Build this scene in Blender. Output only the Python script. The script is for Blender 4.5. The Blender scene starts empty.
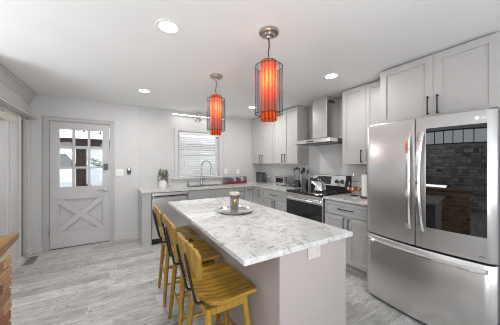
import bpy, bmesh, math, random
from mathutils import Vector, Matrix

random.seed(7)
scene = bpy.context.scene
COL = scene.collection
PI = math.pi

# ------------------------------------------------------------------ camera
CAM_H = 1.385
cam_data = bpy.data.cameras.new('camera')
cam_data.sensor_fit = 'HORIZONTAL'
cam_data.sensor_width = 36.0
cam_data.lens = 36.0 * 220.06 / 500.0
cam_data.clip_start = 0.02
cam = bpy.data.objects.new('camera', cam_data)
COL.objects.link(cam)
cam.location = (0, 0, CAM_H)
cam.rotation_euler = (PI / 2, 0, -0.5432)
scene.camera = cam

# ------------------------------------------------------------------ world, exposure
scene.view_settings.view_transform = 'Standard'
scene.view_settings.look = 'None'
scene.view_settings.gamma = 1.0
scene.view_settings.use_curve_mapping = False
scene.view_settings.exposure = -0.20
scene.cycles.use_denoising = True
scene.cycles.denoising_prefilter = 'ACCURATE'
scene.cycles.filter_width = 1.0
scene.cycles.max_bounces = 10
scene.cycles.diffuse_bounces = 6
scene.cycles.glossy_bounces = 5
scene.cycles.transparent_max_bounces = 24
scene.cycles.sample_clamp_indirect = 6.0
scene.cycles.caustics_reflective = False
scene.cycles.caustics_refractive = False

world = bpy.data.worlds.new('sky')
scene.world = world
world.use_nodes = True
_wn = world.node_tree.nodes
_bg = _wn['Background']
_bg.inputs[0].default_value = (0.86, 0.93, 1.0, 1)
_bg.inputs[1].default_value = 3.2


def area_light(name, loc, rot, sx, sy, power, color=(1, 1, 1), shape='RECTANGLE'):
    d = bpy.data.lights.new(name, 'AREA')
    d.shape = shape
    d.size = sx
    if shape in ('RECTANGLE', 'ELLIPSE'):
        d.size_y = sy
    d.energy = power
    d.color = color
    o = bpy.data.objects.new(name, d)
    COL.objects.link(o)
    o.location = loc
    o.rotation_euler = rot
    return o


# daylight entering by the tall windows in the rear wall behind the camera and in the sitting room
area_light('daylight_rear_window', (0.9, -2.72, 1.45), (math.radians(97), 0, 0), 3.2, 1.9, 16, (0.96, 0.98, 1.0))
area_light('daylight_sitting_room', (-2.6, -2.72, 1.45), (math.radians(97), 0, 0), 2.0, 1.8, 25, (0.96, 0.98, 1.0))
# two unseen upward lamps, added to brighten the ceiling and soften the room
area_light('added_ceiling_fill', (0.3, -0.9, 1.0), (math.radians(180 - 38), 0, 0), 1.2, 1.2, 34, (0.94, 0.97, 1.0))
area_light('added_fill_by_doorway', (-2.3, 1.8, 0.8), (math.radians(180), 0, 0), 1.2, 1.2, 75, (0.94, 0.97, 1.0))  # added fill out of view, no real lamp stands here
CAN_POWER = 10.5
PENDANT_POWER = 2.4

# ------------------------------------------------------------------ materials
def srgb(r, g, b):
    def f(c):
        c /= 255.0
        return c / 12.92 if c <= 0.04045 else ((c + 0.055) / 1.055) ** 2.4
    return (f(r), f(g), f(b), 1.0)


def new_mat(name):
    m = bpy.data.materials.new(name)
    m.use_nodes = True
    nt = m.node_tree
    return m, nt, nt.nodes['Principled BSDF']


def ramp(nt, stops, interp='LINEAR'):
    n = nt.nodes.new('ShaderNodeValToRGB')
    n.color_ramp.interpolation = interp
    e = n.color_ramp.elements
    while len(e) < len(stops):
        e.new(0.5)
    for i, (p, c) in enumerate(stops):
        e[i].position = p
        e[i].color = c
    return n


def coords(nt, scale=(1, 1, 1), rot=(0, 0, 0), kind='Object'):
    t = nt.nodes.new('ShaderNodeTexCoord')
    mp = nt.nodes.new('ShaderNodeMapping')
    mp.inputs['Scale'].default_value = scale
    mp.inputs['Rotation'].default_value = rot
    nt.links.new(t.outputs[kind], mp.inputs['Vector'])
    return mp.outputs['Vector']


def noise(nt, vec, scale, detail=4, rough=0.55, dist=0.0):
    n = nt.nodes.new('ShaderNodeTexNoise')
    n.inputs['Scale'].default_value = scale
    n.inputs['Detail'].default_value = detail
    n.inputs['Roughness'].default_value = rough
    n.inputs['Distortion'].default_value = dist
    if vec is not None:
        nt.links.new(vec, n.inputs['Vector'])
    return n


def bump(nt, bsdf, height, strength, distance=0.01):
    b = nt.nodes.new('ShaderNodeBump')
    b.inputs['Strength'].default_value = strength
    b.inputs['Distance'].default_value = distance
    nt.links.new(height, b.inputs['Height'])
    nt.links.new(b.outputs['Normal'], bsdf.inputs['Normal'])


def mix_rgb(nt, fac, a, b, mode='MIX'):
    n = nt.nodes.new('ShaderNodeMix')
    n.data_type = 'RGBA'
    n.blend_type = mode
    for sock, val in ((n.inputs[0], fac), (n.inputs[6], a), (n.inputs[7], b)):
        if hasattr(val, 'is_linked'):
            nt.links.new(val, sock)
        else:
            sock.default_value = val
    return n.outputs[2]


def paint(name, col, rough=0.5, var=0.03, scale=6.0, bumpy=0.0, spec=0.5):
    m, nt, b = new_mat(name)
    v = coords(nt)
    n = noise(nt, v, scale, 3)
    lo = tuple(c * (1 - var) for c in col[:3]) + (1,)
    hi = tuple(min(1, c * (1 + var)) for c in col[:3]) + (1,)
    r = ramp(nt, [(0.3, lo), (0.7, hi)])
    nt.links.new(n.outputs['Fac'], r.inputs['Fac'])
    nt.links.new(r.outputs['Color'], b.inputs['Base Color'])
    b.inputs['Roughness'].default_value = rough
    b.inputs['Specular IOR Level'].default_value = spec
    if bumpy:
        n2 = noise(nt, v, 90, 2)
        bump(nt, b, n2.outputs['Fac'], bumpy, 0.004)
    return m


def metal(name, col, rough=0.28, brush=None, aniso=0.0):
    m, nt, b = new_mat(name)
    b.inputs['Metallic'].default_value = 1.0
    b.inputs['Base Color'].default_value = col
    b.inputs['Anisotropic'].default_value = aniso
    sc = brush if brush else (8, 8, 8)
    v = coords(nt, sc)
    n = noise(nt, v, 3.0, 3)
    r = ramp(nt, [(0.3, (rough * 0.97,) * 3 + (1,)), (0.7, (min(1, rough * 1.03),) * 3 + (1,))])
    nt.links.new(n.outputs['Fac'], r.inputs['Fac'])
    nt.links.new(r.outputs['Color'], b.inputs['Roughness'])
    return m


def glossy_solid(name, col, rough=0.1, ior=1.5, spec=0.5):
    m, nt, b = new_mat(name)
    v = coords(nt)
    n = noise(nt, v, 12, 2)
    hi = tuple(min(1, c * 1.06 + 0.0005) for c in col[:3]) + (1,)
    r = ramp(nt, [(0.35, col), (0.65, hi)])
    nt.links.new(n.outputs['Fac'], r.inputs['Fac'])
    nt.links.new(r.outputs['Color'], b.inputs['Base Color'])
    b.inputs['Roughness'].default_value = rough
    b.inputs['IOR'].default_value = ior
    b.inputs['Specular IOR Level'].default_value = spec
    return m


def clear_glass(name, tint=(1, 1, 1, 1), refl=0.08):
    m, nt, b = new_mat(name)
    nt.nodes.remove(b)
    out = nt.nodes['Material Output']
    t = nt.nodes.new('ShaderNodeBsdfTransparent')
    t.inputs[0].default_value = tint
    g = nt.nodes.new('ShaderNodeBsdfGlossy')
    g.inputs['Roughness'].default_value = 0.02
    f = nt.nodes.new('ShaderNodeLayerWeight')
    f.inputs['Blend'].default_value = 0.25
    mul = nt.nodes.new('ShaderNodeMath')
    mul.operation = 'MULTIPLY_ADD'
    mul.inputs[1].default_value = 0.6
    mul.inputs[2].default_value = refl * 0.4
    nt.links.new(f.outputs['Fresnel'], mul.inputs[0])
    mx = nt.nodes.new('ShaderNodeMixShader')
    nt.links.new(mul.outputs[0], mx.inputs[0])
    nt.links.new(t.outputs[0], mx.inputs[1])
    nt.links.new(g.outputs[0], mx.inputs[2])
    nt.links.new(mx.outputs[0], out.inputs['Surface'])
    return m


def emit(name, col, strength):
    m, nt, b = new_mat(name)
    b.inputs['Base Color'].default_value = col
    b.inputs['Emission Color'].default_value = col
    b.inputs['Emission Strength'].default_value = strength
    return m


def wood(name, dark, mid, light, grain_axis=0, rough=0.38, scale=1.0):
    m, nt, b = new_mat(name)
    s = [14 * scale] * 3
    s[grain_axis] = 1.6 * scale
    v = coords(nt, tuple(s))
    n = noise(nt, v, 2.2, 6, 0.6, 0.6)
    r = ramp(nt, [(0.28, dark), (0.5, mid), (0.74, light)])
    nt.links.new(n.outputs['Fac'], r.inputs['Fac'])
    nt.links.new(r.outputs['Color'], b.inputs['Base Color'])
    b.inputs['Roughness'].default_value = rough
    bump(nt, b, n.outputs['Fac'], 0.12, 0.003)
    return m


def granite(name):
    m, nt, b = new_mat(name)
    v = coords(nt)
    n1 = noise(nt, v, 5.5, 7, 0.65, 1.2)
    n2 = noise(nt, v, 60, 5, 0.72)
    n3 = noise(nt, v, 2.3, 5, 0.6, 2.4)
    base = ramp(nt, [(0.28, srgb(172, 170, 168)), (0.42, srgb(202, 201, 199)), (0.58, srgb(215, 215, 213))])
    nt.links.new(n1.outputs['Fac'], base.inputs['Fac'])
    spk = ramp(nt, [(0.32, (0.8, 0.8, 0.8, 1)), (0.41, (0, 0, 0, 1))])
    nt.links.new(n2.outputs['Fac'], spk.inputs['Fac'])
    c = mix_rgb(nt, spk.outputs['Color'], base.outputs['Color'], srgb(96, 88, 84))
    vein = ramp(nt, [(0.455, (0, 0, 0, 1)), (0.49, (0.75, 0.75, 0.75, 1)), (0.525, (0, 0, 0, 1))])
    nt.links.new(n3.outputs['Fac'], vein.inputs['Fac'])
    vm = nt.nodes.new('ShaderNodeMath')
    vm.operation = 'MULTIPLY'
    nt.links.new(vein.outputs['Color'], vm.inputs[0])
    vn = ramp(nt, [(0.42, (0, 0, 0, 1)), (0.6, (1, 1, 1, 1))])
    n4 = noise(nt, v, 24, 4, 0.7)
    nt.links.new(n4.outputs['Fac'], vn.inputs['Fac'])
    nt.links.new(vn.outputs['Color'], vm.inputs[1])
    c = mix_rgb(nt, vm.outputs[0], c, srgb(118, 111, 107))
    nt.links.new(c, b.inputs['Base Color'])
    b.inputs['Roughness'].default_value = 0.05
    return m


def plank_floor(name):
    m, nt, b = new_mat(name)
    v0 = coords(nt)
    # every row of planks starts at its own place
    sx = nt.nodes.new('ShaderNodeSeparateXYZ')
    nt.links.new(v0, sx.inputs[0])
    dv = nt.nodes.new('ShaderNodeMath'); dv.operation = 'DIVIDE'; dv.inputs[1].default_value = 0.165
    nt.links.new(sx.outputs['Y'], dv.inputs[0])
    fl = nt.nodes.new('ShaderNodeMath'); fl.operation = 'FLOOR'
    nt.links.new(dv.outputs[0], fl.inputs[0])
    wn = nt.nodes.new('ShaderNodeTexWhiteNoise'); wn.noise_dimensions = '1D'
    nt.links.new(fl.outputs[0], wn.inputs['W'])
    sh = nt.nodes.new('ShaderNodeMath'); sh.operation = 'MULTIPLY_ADD'; sh.inputs[1].default_value = 1.2
    nt.links.new(wn.outputs['Value'], sh.inputs[0]); nt.links.new(sx.outputs['X'], sh.inputs[2])
    cb = nt.nodes.new('ShaderNodeCombineXYZ')
    nt.links.new(sh.outputs[0], cb.inputs['X']); nt.links.new(sx.outputs['Y'], cb.inputs['Y'])
    v = cb.outputs[0]
    br = nt.nodes.new('ShaderNodeTexBrick')
    br.offset = 0.0
    br.inputs['Scale'].default_value = 1.0
    br.inputs['Brick Width'].default_value = 0.92
    br.inputs['Row Height'].default_value = 0.165
    br.inputs['Mortar Size'].default_value = 0.0022
    br.inputs['Mortar Smooth'].default_value = 0.1
    br.inputs['Color1'].default_value = (0.0, 0.0, 0.0, 1)
    br.inputs['Color2'].default_value = (1, 1, 1, 1)
    br.inputs['Mortar'].default_value = (0.5, 0.5, 0.5, 1)
    nt.links.new(v, br.inputs['Vector'])
    # grain shifts from plank to plank
    add = nt.nodes.new('ShaderNodeVectorMath')
    add.operation = 'MULTIPLY_ADD'
    add.inputs[1].default_value = (7, 3, 5)
    nt.links.new(br.outputs['Color'], add.inputs[0])
    nt.links.new(v, add.inputs[2])
    mp = nt.nodes.new('ShaderNodeMapping')
    mp.inputs['Scale'].default_value = (3.5, 13, 1)
    nt.links.new(add.outputs[0], mp.inputs['Vector'])
    g = noise(nt, mp.outputs['Vector'], 1.7, 8, 0.7, 0.25)
    gr = ramp(nt, [(0.22, srgb(136, 132, 128)), (0.42, srgb(176, 174, 172)), (0.58, srgb(196, 195, 193)), (0.8, srgb(212, 212, 210))])
    nt.links.new(g.outputs['Fac'], gr.inputs['Fac'])
    tone = ramp(nt, [(0.0, (0.78, 0.775, 0.77, 1)), (0.5, (0.98, 0.98, 0.975, 1)), (1.0, (1.15, 1.15, 1.15, 1))])
    nt.links.new(br.outputs['Color'], tone.inputs['Fac'])
    c = mix_rgb(nt, 1.0, gr.outputs['Color'], tone.outputs['Color'], 'MULTIPLY')
    # knots and small dark scars
    mp2 = nt.nodes.new('ShaderNodeMapping')
    mp2.inputs['Scale'].default_value = (5.5, 13, 1)
    nt.links.new(add.outputs[0], mp2.inputs['Vector'])
    k = noise(nt, mp2.outputs['Vector'], 1.9, 4, 0.6)
    kr = ramp(nt, [(0.64, (0, 0, 0, 1)), (0.70, (0.9, 0.9, 0.9, 1))])
    nt.links.new(k.outputs['Fac'], kr.inputs['Fac'])
    c = mix_rgb(nt, kr.outputs['Color'], c, srgb(104, 92, 84))
    # fine saw marks and mottling
    mpf = nt.nodes.new('ShaderNodeMapping')
    mpf.inputs['Scale'].default_value = (0.35, 1, 1)
    nt.links.new(add.outputs[0], mpf.inputs['Vector'])
    fine = noise(nt, mpf.outputs['Vector'], 42, 5, 0.75)
    fr = ramp(nt, [(0.32, (0.70, 0.69, 0.68, 1)), (0.52, (1.0, 1.0, 1.0, 1)), (0.75, (1.14, 1.14, 1.14, 1))])
    nt.links.new(fine.outputs['Fac'], fr.inputs['Fac'])
    c = mix_rgb(nt, 0.9, c, fr.outputs['Color'], 'MULTIPLY')
    # pale joint
    c = mix_rgb(nt, br.outputs['Fac'], c, srgb(212, 211, 209))
    nt.links.new(c, b.inputs['Base Color'])
    b.inputs['Roughness'].default_value = 0.42
    bump(nt, b, g.outputs['Fac'], 0.08, 0.004)
    return m


def tile_wall(name, col, groutcol, w, h, rot, rough=0.3, gap=0.004):
    m, nt, b = new_mat(name)
    v = coords(nt, (1, 1, 1), rot)
    br = nt.nodes.new('ShaderNodeTexBrick')
    br.inputs['Scale'].default_value = 1.0
    br.inputs['Brick Width'].default_value = w
    br.inputs['Row Height'].default_value = h
    br.inputs['Mortar Size'].default_value = gap
    br.inputs['Mortar Smooth'].default_value = 0.3
    br.inputs['Color1'].default_value = col
    br.inputs['Color2'].default_value = tuple(c * 0.97 for c in col[:3]) + (1,)
    br.inputs['Mortar'].default_value = groutcol
    nt.links.new(v, br.inputs['Vector'])
    nt.links.new(br.outputs['Color'], b.inputs['Base Color'])
    b.inputs['Roughness'].default_value = rough
    inv = nt.nodes.new('ShaderNodeMath')
    inv.operation = 'SUBTRACT'
    inv.inputs[0].default_value = 1.0
    nt.links.new(br.outputs['Fac'], inv.inputs[1])
    bump(nt, b, inv.outputs[0], 0.12, 0.002)
    return m


def island_random(name, stops, rough=0.8):
    m, nt, b = new_mat(name)
    g = nt.nodes.new('ShaderNodeNewGeometry')
    r = ramp(nt, stops)
    nt.links.new(g.outputs['Random Per Island'], r.inputs['Fac'])
    v = coords(nt)
    n = noise(nt, v, 34, 5, 0.7)
    k = ramp(nt, [(0.3, (0.72, 0.7, 0.68, 1)), (0.65, (1.08, 1.08, 1.08, 1))])
    nt.links.new(n.outputs['Fac'], k.inputs['Fac'])
    c = mix_rgb(nt, 1.0, r.outputs['Color'], k.outputs['Color'], 'MULTIPLY')
    nt.links.new(c, b.inputs['Base Color'])
    b.inputs['Roughness'].default_value = rough
    bump(nt, b, n.outputs['Fac'], 0.5, 0.006)
    return m


def sheer(name, col, trans, rough_mix=0.5):
    """thin cloth: part see-through, part diffusing"""
    m, nt, b = new_mat(name)
    nt.nodes.remove(b)
    out = nt.nodes['Material Output']
    tr = nt.nodes.new('ShaderNodeBsdfTransparent')
    tl = nt.nodes.new('ShaderNodeBsdfTranslucent')
    df = nt.nodes.new('ShaderNodeBsdfDiffuse')
    v = coords(nt, (60, 60, 2))
    n = noise(nt, v, 4, 2)
    lo = tuple(c * 0.92 for c in col[:3]) + (1,)
    r = ramp(nt, [(0.3, lo), (0.7, col)])
    nt.links.new(n.outputs['Fac'], r.inputs['Fac'])
    nt.links.new(r.outputs['Color'], tl.inputs[0])
    nt.links.new(r.outputs['Color'], df.inputs[0])
    a = nt.nodes.new('ShaderNodeMixShader')
    a.inputs[0].default_value = rough_mix
    nt.links.new(tl.outputs[0], a.inputs[1])
    nt.links.new(df.outputs[0], a.inputs[2])
    c = nt.nodes.new('ShaderNodeMixShader')
    c.inputs[0].default_value = trans
    nt.links.new(a.outputs[0], c.inputs[1])
    nt.links.new(tr.outputs[0], c.inputs[2])
    nt.links.new(c.outputs[0], out.inputs['Surface'])
    return m


M = {}
M['wall'] = paint('wall_paint', srgb(206, 205, 204), 0.6, 0.01, 3, 0.05)
M['wall_tile'] = tile_wall('wall_tile', srgb(203, 202, 201), srgb(197, 196, 195), 0.30, 0.10, (PI / 2, 0, 0), 0.5, 0.003)
M['splash'] = tile_wall('backsplash_tile', srgb(226, 225, 224), srgb(206, 205, 203), 0.22, 0.075, (PI / 2, 0, PI / 2), 0.25, 0.0025)
M['ceiling'] = paint('ceiling_paint', srgb(240, 239, 238), 0.75, 0.012, 2, 0.06)
M['floor'] = plank_floor('grey_wood_plank_floor')
M['trim'] = paint('trim_paint', srgb(205, 203, 202), 0.4, 0.01)
M['beige_trim'] = paint('beige_trim', srgb(208, 198, 186), 0.5, 0.02)
M['grey_trim'] = paint('grey_trim_paint', srgb(184, 182, 181), 0.4, 0.01)
M['door'] = paint('door_paint', srgb(194, 191, 191), 0.4, 0.015)
M['upper'] = paint('cabinet_paint_upper', srgb(188, 185, 183), 0.38, 0.012)
M['base'] = paint('cabinet_paint_base', srgb(188, 187, 186), 0.38, 0.012)
M['island'] = paint('island_paint', srgb(176, 167, 164), 0.42, 0.012)
M['granite'] = granite('white_granite')
M['steel'] = metal('brushed_steel', (0.72, 0.71, 0.705, 1), 0.32, (9, 9, 0.3))
M['steel_h'] = metal('brushed_steel_horizontal', (0.78, 0.77, 0.76, 1), 0.23, (9, 0.6, 9))
M['chrome'] = metal('polished_steel', (0.84, 0.83, 0.82, 1), 0.14)
M['nickel'] = metal('satin_nickel', (0.50, 0.46, 0.42, 1), 0.3)
M['bronze'] = metal('dark_bronze', (0.10, 0.085, 0.075, 1), 0.4)
M['black_metal'] = paint('black_metal', srgb(30, 29, 29), 0.42, 0.08)
M['faucet_steel'] = metal('faucet_steel', (0.42, 0.42, 0.42, 1), 0.22)
M['dark_steel'] = metal('dark_grey_steel', (0.18, 0.18, 0.185, 1), 0.35)
M['black_glass'] = glossy_solid('black_glass', (0.010, 0.010, 0.011, 1), 0.03, 1.55, 0.6)
M['mirror_glass'] = glossy_solid('tinted_mirror_glass', (0.005, 0.005, 0.006, 1), 0.02, 1.8, 0.5)
M['oven_glass'] = glossy_solid('oven_glass', (0.022, 0.022, 0.024, 1), 0.06, 1.5, 0.5)
M['black_plastic'] = glossy_solid('black_plastic', (0.02, 0.02, 0.021, 1), 0.35)
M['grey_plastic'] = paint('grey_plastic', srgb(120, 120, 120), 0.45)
M['white_plastic'] = paint('white_plastic', srgb(236, 235, 232), 0.4, 0.01)
M['outlet_pink'] = paint('pale_grey_plastic', srgb(206, 196, 192), 0.4, 0.01)
M['white_ceramic'] = paint('white_ceramic', srgb(232, 231, 228), 0.22, 0.01)
M['glass'] = clear_glass('window_glass')
M['jar_glass'] = clear_glass('jar_glass', (0.94, 0.95, 0.95, 1), 0.12)
M['stool_wood'] = wood('honey_oak', srgb(124, 88, 26), srgb(164, 124, 42), srgb(186, 148, 60), 0, 0.35)
M['stool_leg'] = wood('honey_oak_turned', srgb(112, 82, 26), srgb(162, 124, 44), srgb(188, 150, 66), 2, 0.35)
M['cap_wood'] = wood('oak_cap', srgb(96, 68, 32), srgb(138, 102, 52), srgb(162, 124, 70), 1, 0.4)
M['brick'] = island_random('old_brick', [(0.0, srgb(140, 102, 72)), (0.3, srgb(166, 128, 92)), (0.55, srgb(184, 150, 114)), (0.8, srgb(146, 98, 68)), (1.0, srgb(100, 84, 72))], 0.85)
M['mortar'] = paint('mortar', srgb(196, 184, 168), 0.9, 0.1, 20, 0.3)
M['stone'] = island_random('pale_stacked_stone', [(0.0, srgb(150, 148, 145)), (0.4, srgb(196, 194, 190)), (0.75, srgb(226, 224, 220)), (1.0, srgb(120, 118, 116))], 0.85)
M['slat'] = paint('blind_white', srgb(240, 240, 240), 0.4, 0.01)
M['shade'] = sheer('orange_shade', (0.92, 0.36, 0.11, 1), 0.10, 0.2)


def striped_shade(m):
    # pleated cloth: paler and deeper stripes running down the shade
    nt = m.node_tree
    tc = nt.nodes.new('ShaderNodeTexCoord')
    sp = nt.nodes.new('ShaderNodeSeparateXYZ')
    nt.links.new(tc.outputs['Object'], sp.inputs[0])
    at = nt.nodes.new('ShaderNodeMath'); at.operation = 'ARCTAN2'
    nt.links.new(sp.outputs['Y'], at.inputs[0]); nt.links.new(sp.outputs['X'], at.inputs[1])
    mu = nt.nodes.new('ShaderNodeMath'); mu.operation = 'MULTIPLY'; mu.inputs[1].default_value = 12.0
    nt.links.new(at.outputs[0], mu.inputs[0])
    si = nt.nodes.new('ShaderNodeMath'); si.operation = 'SINE'
    nt.links.new(mu.outputs[0], si.inputs[0])
    ma = nt.nodes.new('ShaderNodeMath'); ma.operation = 'MULTIPLY_ADD'; ma.inputs[1].default_value = 0.5; ma.inputs[2].default_value = 0.5
    nt.links.new(si.outputs[0], ma.inputs[0])
    r = ramp(nt, [(0.3, (0.76, 0.14, 0.04, 1)), (0.8, (0.95, 0.44, 0.15, 1))])
    nt.links.new(ma.outputs[0], r.inputs['Fac'])
    for n in nt.nodes:
        if n.type in ('BSDF_TRANSLUCENT', 'BSDF_DIFFUSE'):
            nt.links.new(r.outputs['Color'], n.inputs[0])


striped_shade(M['shade'])
M['slat_thin'] = sheer('blind_slat', (0.93, 0.935, 0.94, 1), 0.0, 0.55)
M['sheer'] = sheer('grey_sheer', (0.24, 0.23, 0.26, 1), 0.80, 0.6)
M['lamp_glow'] = emit('lamp_glow', (1.0, 0.96, 0.9, 1), 9.0)
M['bulb_glow'] = emit('bulb_glow', (1.0, 0.72, 0.36, 1), 22.0)
M['bar_glow'] = emit('light_bar_glow', (1.0, 0.99, 0.97, 1), 1.1)
M['amber_glow'] = emit('amber_bulb_glow', (1.0, 0.62, 0.18, 1), 4.0)
M['leaf'] = paint('sage_leaf', srgb(128, 138, 116), 0.55, 0.25, 30)
M['stem'] = paint('plant_stem', srgb(112, 104, 82), 0.7, 0.1)
M['soil'] = paint('soil', srgb(64, 50, 40), 0.9, 0.3, 40)
M['red'] = glossy_solid('red_plastic', srgb(122, 28, 50), 0.3)
M['berry'] = paint('pink_packets', srgb(150, 96, 108), 0.45, 0.3, 40)
M['copper'] = metal('copper', (0.62, 0.30, 0.19, 1), 0.25)
M['paper'] = paint('paper_towel', srgb(240, 239, 237), 0.9, 0.01, 20, 0.2)
M['gold'] = metal('gold_emblem', (0.72, 0.50, 0.14, 1), 0.3)
M['amber'] = paint('brown_wax', srgb(142, 124, 112), 0.4, 0.15, 20)
M['pale_pink'] = paint('pale_pink_trim', srgb(206, 192, 184), 0.5, 0.1, 30)
M['vent'] = paint('floor_vent_metal', srgb(128, 125, 122), 0.5)
M['porch_dark'] = paint('dark_brown_beam', srgb(58, 44, 38), 0.7, 0.15)
M['porch_ceiling'] = paint('beige_porch_ceiling', srgb(206, 168, 140), 0.7, 0.03)
M['deck'] = paint('pale_concrete', srgb(200, 198, 194), 0.9, 0.06, 8)
M['lawn'] = paint('dry_lawn', srgb(164, 166, 148), 0.95, 0.2, 12)
M['bush'] = paint('bush_leaf', srgb(92, 116, 104), 0.8, 0.35, 10)
M['car'] = glossy_solid('car_paint', srgb(206, 212, 220), 0.2)
M['fence_paint'] = paint('white_fence', srgb(220, 222, 226), 0.6, 0.04)
M['outside_wall'] = paint('siding', srgb(214, 214, 212), 0.7, 0.03)


# ------------------------------------------------------------------ mesh helpers
class MB:
    """collects shapes; build() links them as one mesh object"""

    def __init__(self):
        self.bm = bmesh.new()

    def box(self, x0, x1, y0, y1, z0, z1, bev=0.0, seg=1):
        bm = self.bm
        vs = [bm.verts.new((x, y, z)) for x in (x0, x1) for y in (y0, y1) for z in (z0, z1)]
        fs = [bm.faces.new([vs[i] for i in q]) for q in
              ((0, 1, 3, 2), (4, 6, 7, 5), (0, 4, 5, 1), (2, 3, 7, 6), (0, 2, 6, 4), (1, 5, 7, 3))]
        if bev > 0:
            es = set()
            for f in fs:
                es.update(f.edges)
            bmesh.ops.bevel(bm, geom=list(es), offset=bev, segments=seg, affect='EDGES', profile=0.5)
        return self

    def prism(self, poly, z0, z1, axis='Z', bev=0.0):
        """poly: list of 2-D points; axis Z: (x,y); X: (y,z) between x=z0..z1; Y: (x,z) between y=z0..z1"""
        bm = self.bm

        def mk(p, h):
            if axis == 'Z':
                return (p[0], p[1], h)
            if axis == 'X':
                return (h, p[0], p[1])
            return (p[0], h, p[1])
        a = [bm.verts.new(mk(p, z0)) for p in poly]
        c = [bm.verts.new(mk(p, z1)) for p in poly]
        fs = [bm.faces.new(a[::-1]), bm.faces.new(c)]
        n = len(poly)
        for i in range(n):
            fs.append(bm.faces.new((a[i], a[(i + 1) % n], c[(i + 1) % n], c[i])))
        if bev > 0:
            es = set(fs[0].edges) | set(fs[1].edges)
            bmesh.ops.bevel(bm, geom=list(es), offset=bev, segments=2, affect='EDGES', profile=0.5)
        return self

    def tube(self, pts, r, n=10, caps=True, closed=False):
        bm = self.bm
        pts = [Vector(p) for p in pts]
        k = len(pts)
        rs = r if isinstance(r, (list, tuple)) else [r] * k
        rings = []
        up = None
        for i, p in enumerate(pts):
            if closed:
                t = (pts[(i + 1) % k] - pts[i - 1]).normalized()
            elif i == 0:
                t = (pts[1] - pts[0]).normalized()
            elif i == k - 1:
                t = (pts[-1] - pts[-2]).normalized()
            else:
                t = ((pts[i + 1] - p).normalized() + (p - pts[i - 1]).normalized()).normalized()
            if up is None:
                up = Vector((0, 0, 1)) if abs(t.z) < 0.9 else Vector((1, 0, 0))
            a = t.cross(up).normalized()
            b = a.cross(t).normalized()
            up = b
            rings.append([bm.verts.new(p + (a * math.cos(2 * PI * j / n) + b * math.sin(2 * PI * j / n)) * rs[i]) for j in range(n)])
        for i in range(k if closed else k - 1):
            A, B = rings[i], rings[(i + 1) % k]
            for j in range(n):
                f = bm.faces.new((A[j], A[(j + 1) % n], B[(j + 1) % n], B[j]))
                f.smooth = True
        if caps and not closed:
            bm.faces.new(rings[0][::-1])
            bm.faces.new(rings[-1])
        return self

    def lathe(self, profile, c=(0, 0, 0), n=32, smooth=True, axis='Z', cap=True):
        """profile: (radius, height) pairs"""
        bm = self.bm

        def mk(r, h, a):
            x, y = r * math.cos(a), r * math.sin(a)
            if axis == 'Z':
                v = (x, y, h)
            elif axis == 'X':
                v = (h, x, y)
            else:
                v = (x, h, y)
            return (v[0] + c[0], v[1] + c[1], v[2] + c[2])
        rings = []
        for (r, h) in profile:
            if r < 1e-6:
                rings.append([bm.verts.new(mk(0, h, 0))])
            else:
                rings.append([bm.verts.new(mk(r, h, 2 * PI * j / n)) for j in range(n)])
        for A, B in zip(rings, rings[1:]):
            for j in range(n):
                q = [A[j % len(A)], A[(j + 1) % len(A)], B[(j + 1) % len(B)], B[j % len(B)]]
                u = []
                for w in q:
                    if w not in u:
                        u.append(w)
                if len(u) >= 3:
                    f = bm.faces.new(u)
                    f.smooth = smooth
        if cap:
            if len(rings[0]) > 1:
                bm.faces.new(rings[0][::-1])
            if len(rings[-1]) > 1:
                bm.faces.new(rings[-1])
        return self

    def grid_solid(self, top, bot):
        """closed slab between two equal grids of points"""
        bm = self.bm
        T = [[bm.verts.new(p) for p in row] for row in top]
        B = [[bm.verts.new(p) for p in row] for row in bot]
        nu, nv = len(T), len(T[0])
        for i in range(nu - 1):
            for j in range(nv - 1):
                f = bm.faces.new((T[i][j], T[i + 1][j], T[i + 1][j + 1], T[i][j + 1]))
                f.smooth = True
                f = bm.faces.new((B[i][j], B[i][j + 1], B[i + 1][j + 1], B[i + 1][j]))
                f.smooth = True
        for i in range(nu - 1):
            bm.faces.new((T[i][0], B[i][0], B[i + 1][0], T[i + 1][0]))
            bm.faces.new((T[i][-1], T[i + 1][-1], B[i + 1][-1], B[i][-1]))
        for j in range(nv - 1):
            bm.faces.new((T[0][j], T[0][j + 1], B[0][j + 1], B[0][j]))
            bm.faces.new((T[-1][j], B[-1][j], B[-1][j + 1], T[-1][j + 1]))
        return self

    def sphere(self, c, r, sx=1, sy=1, sz=1, n=14):
        prof = [(r * math.sin(PI * i / n), -r * math.cos(PI * i / n)) for i in range(n + 1)]
        prof[0] = (0, -r)
        prof[-1] = (0, r)
        start = len(self.bm.verts)
        self.lathe(prof, (0, 0, 0), n * 2)
        self.bm.verts.ensure_lookup_table()
        for v in self.bm.verts[start:]:
            v.co = Vector((v.co.x * sx + c[0], v.co.y * sy + c[1], v.co.z * sz + c[2]))
        return self

    def build(self, name, mat, parent=None, kind=None, origin=None):
        me = bpy.data.meshes.new(name)
        bmesh.ops.recalc_face_normals(self.bm, faces=self.bm.faces[:])
        for ed in self.bm.edges:
            if len(ed.link_faces) == 2 and ed.calc_face_angle(0) > math.radians(38):
                ed.smooth = False
        off = Vector(origin) if origin else Vector((0, 0, 0))
        p = parent
        while p is not None:
            off = off + p.location
            p = p.parent
        bmesh.ops.translate(self.bm, verts=self.bm.verts[:], vec=-off)
        self.bm.to_mesh(me)
        self.bm.free()
        me.materials.append(mat)
        o = bpy.data.objects.new(name, me)
        COL.objects.link(o)
        if parent:
            o.parent = parent
        elif origin:
            o.location = origin
        if kind:
            o['kind'] = kind
        return o


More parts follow.
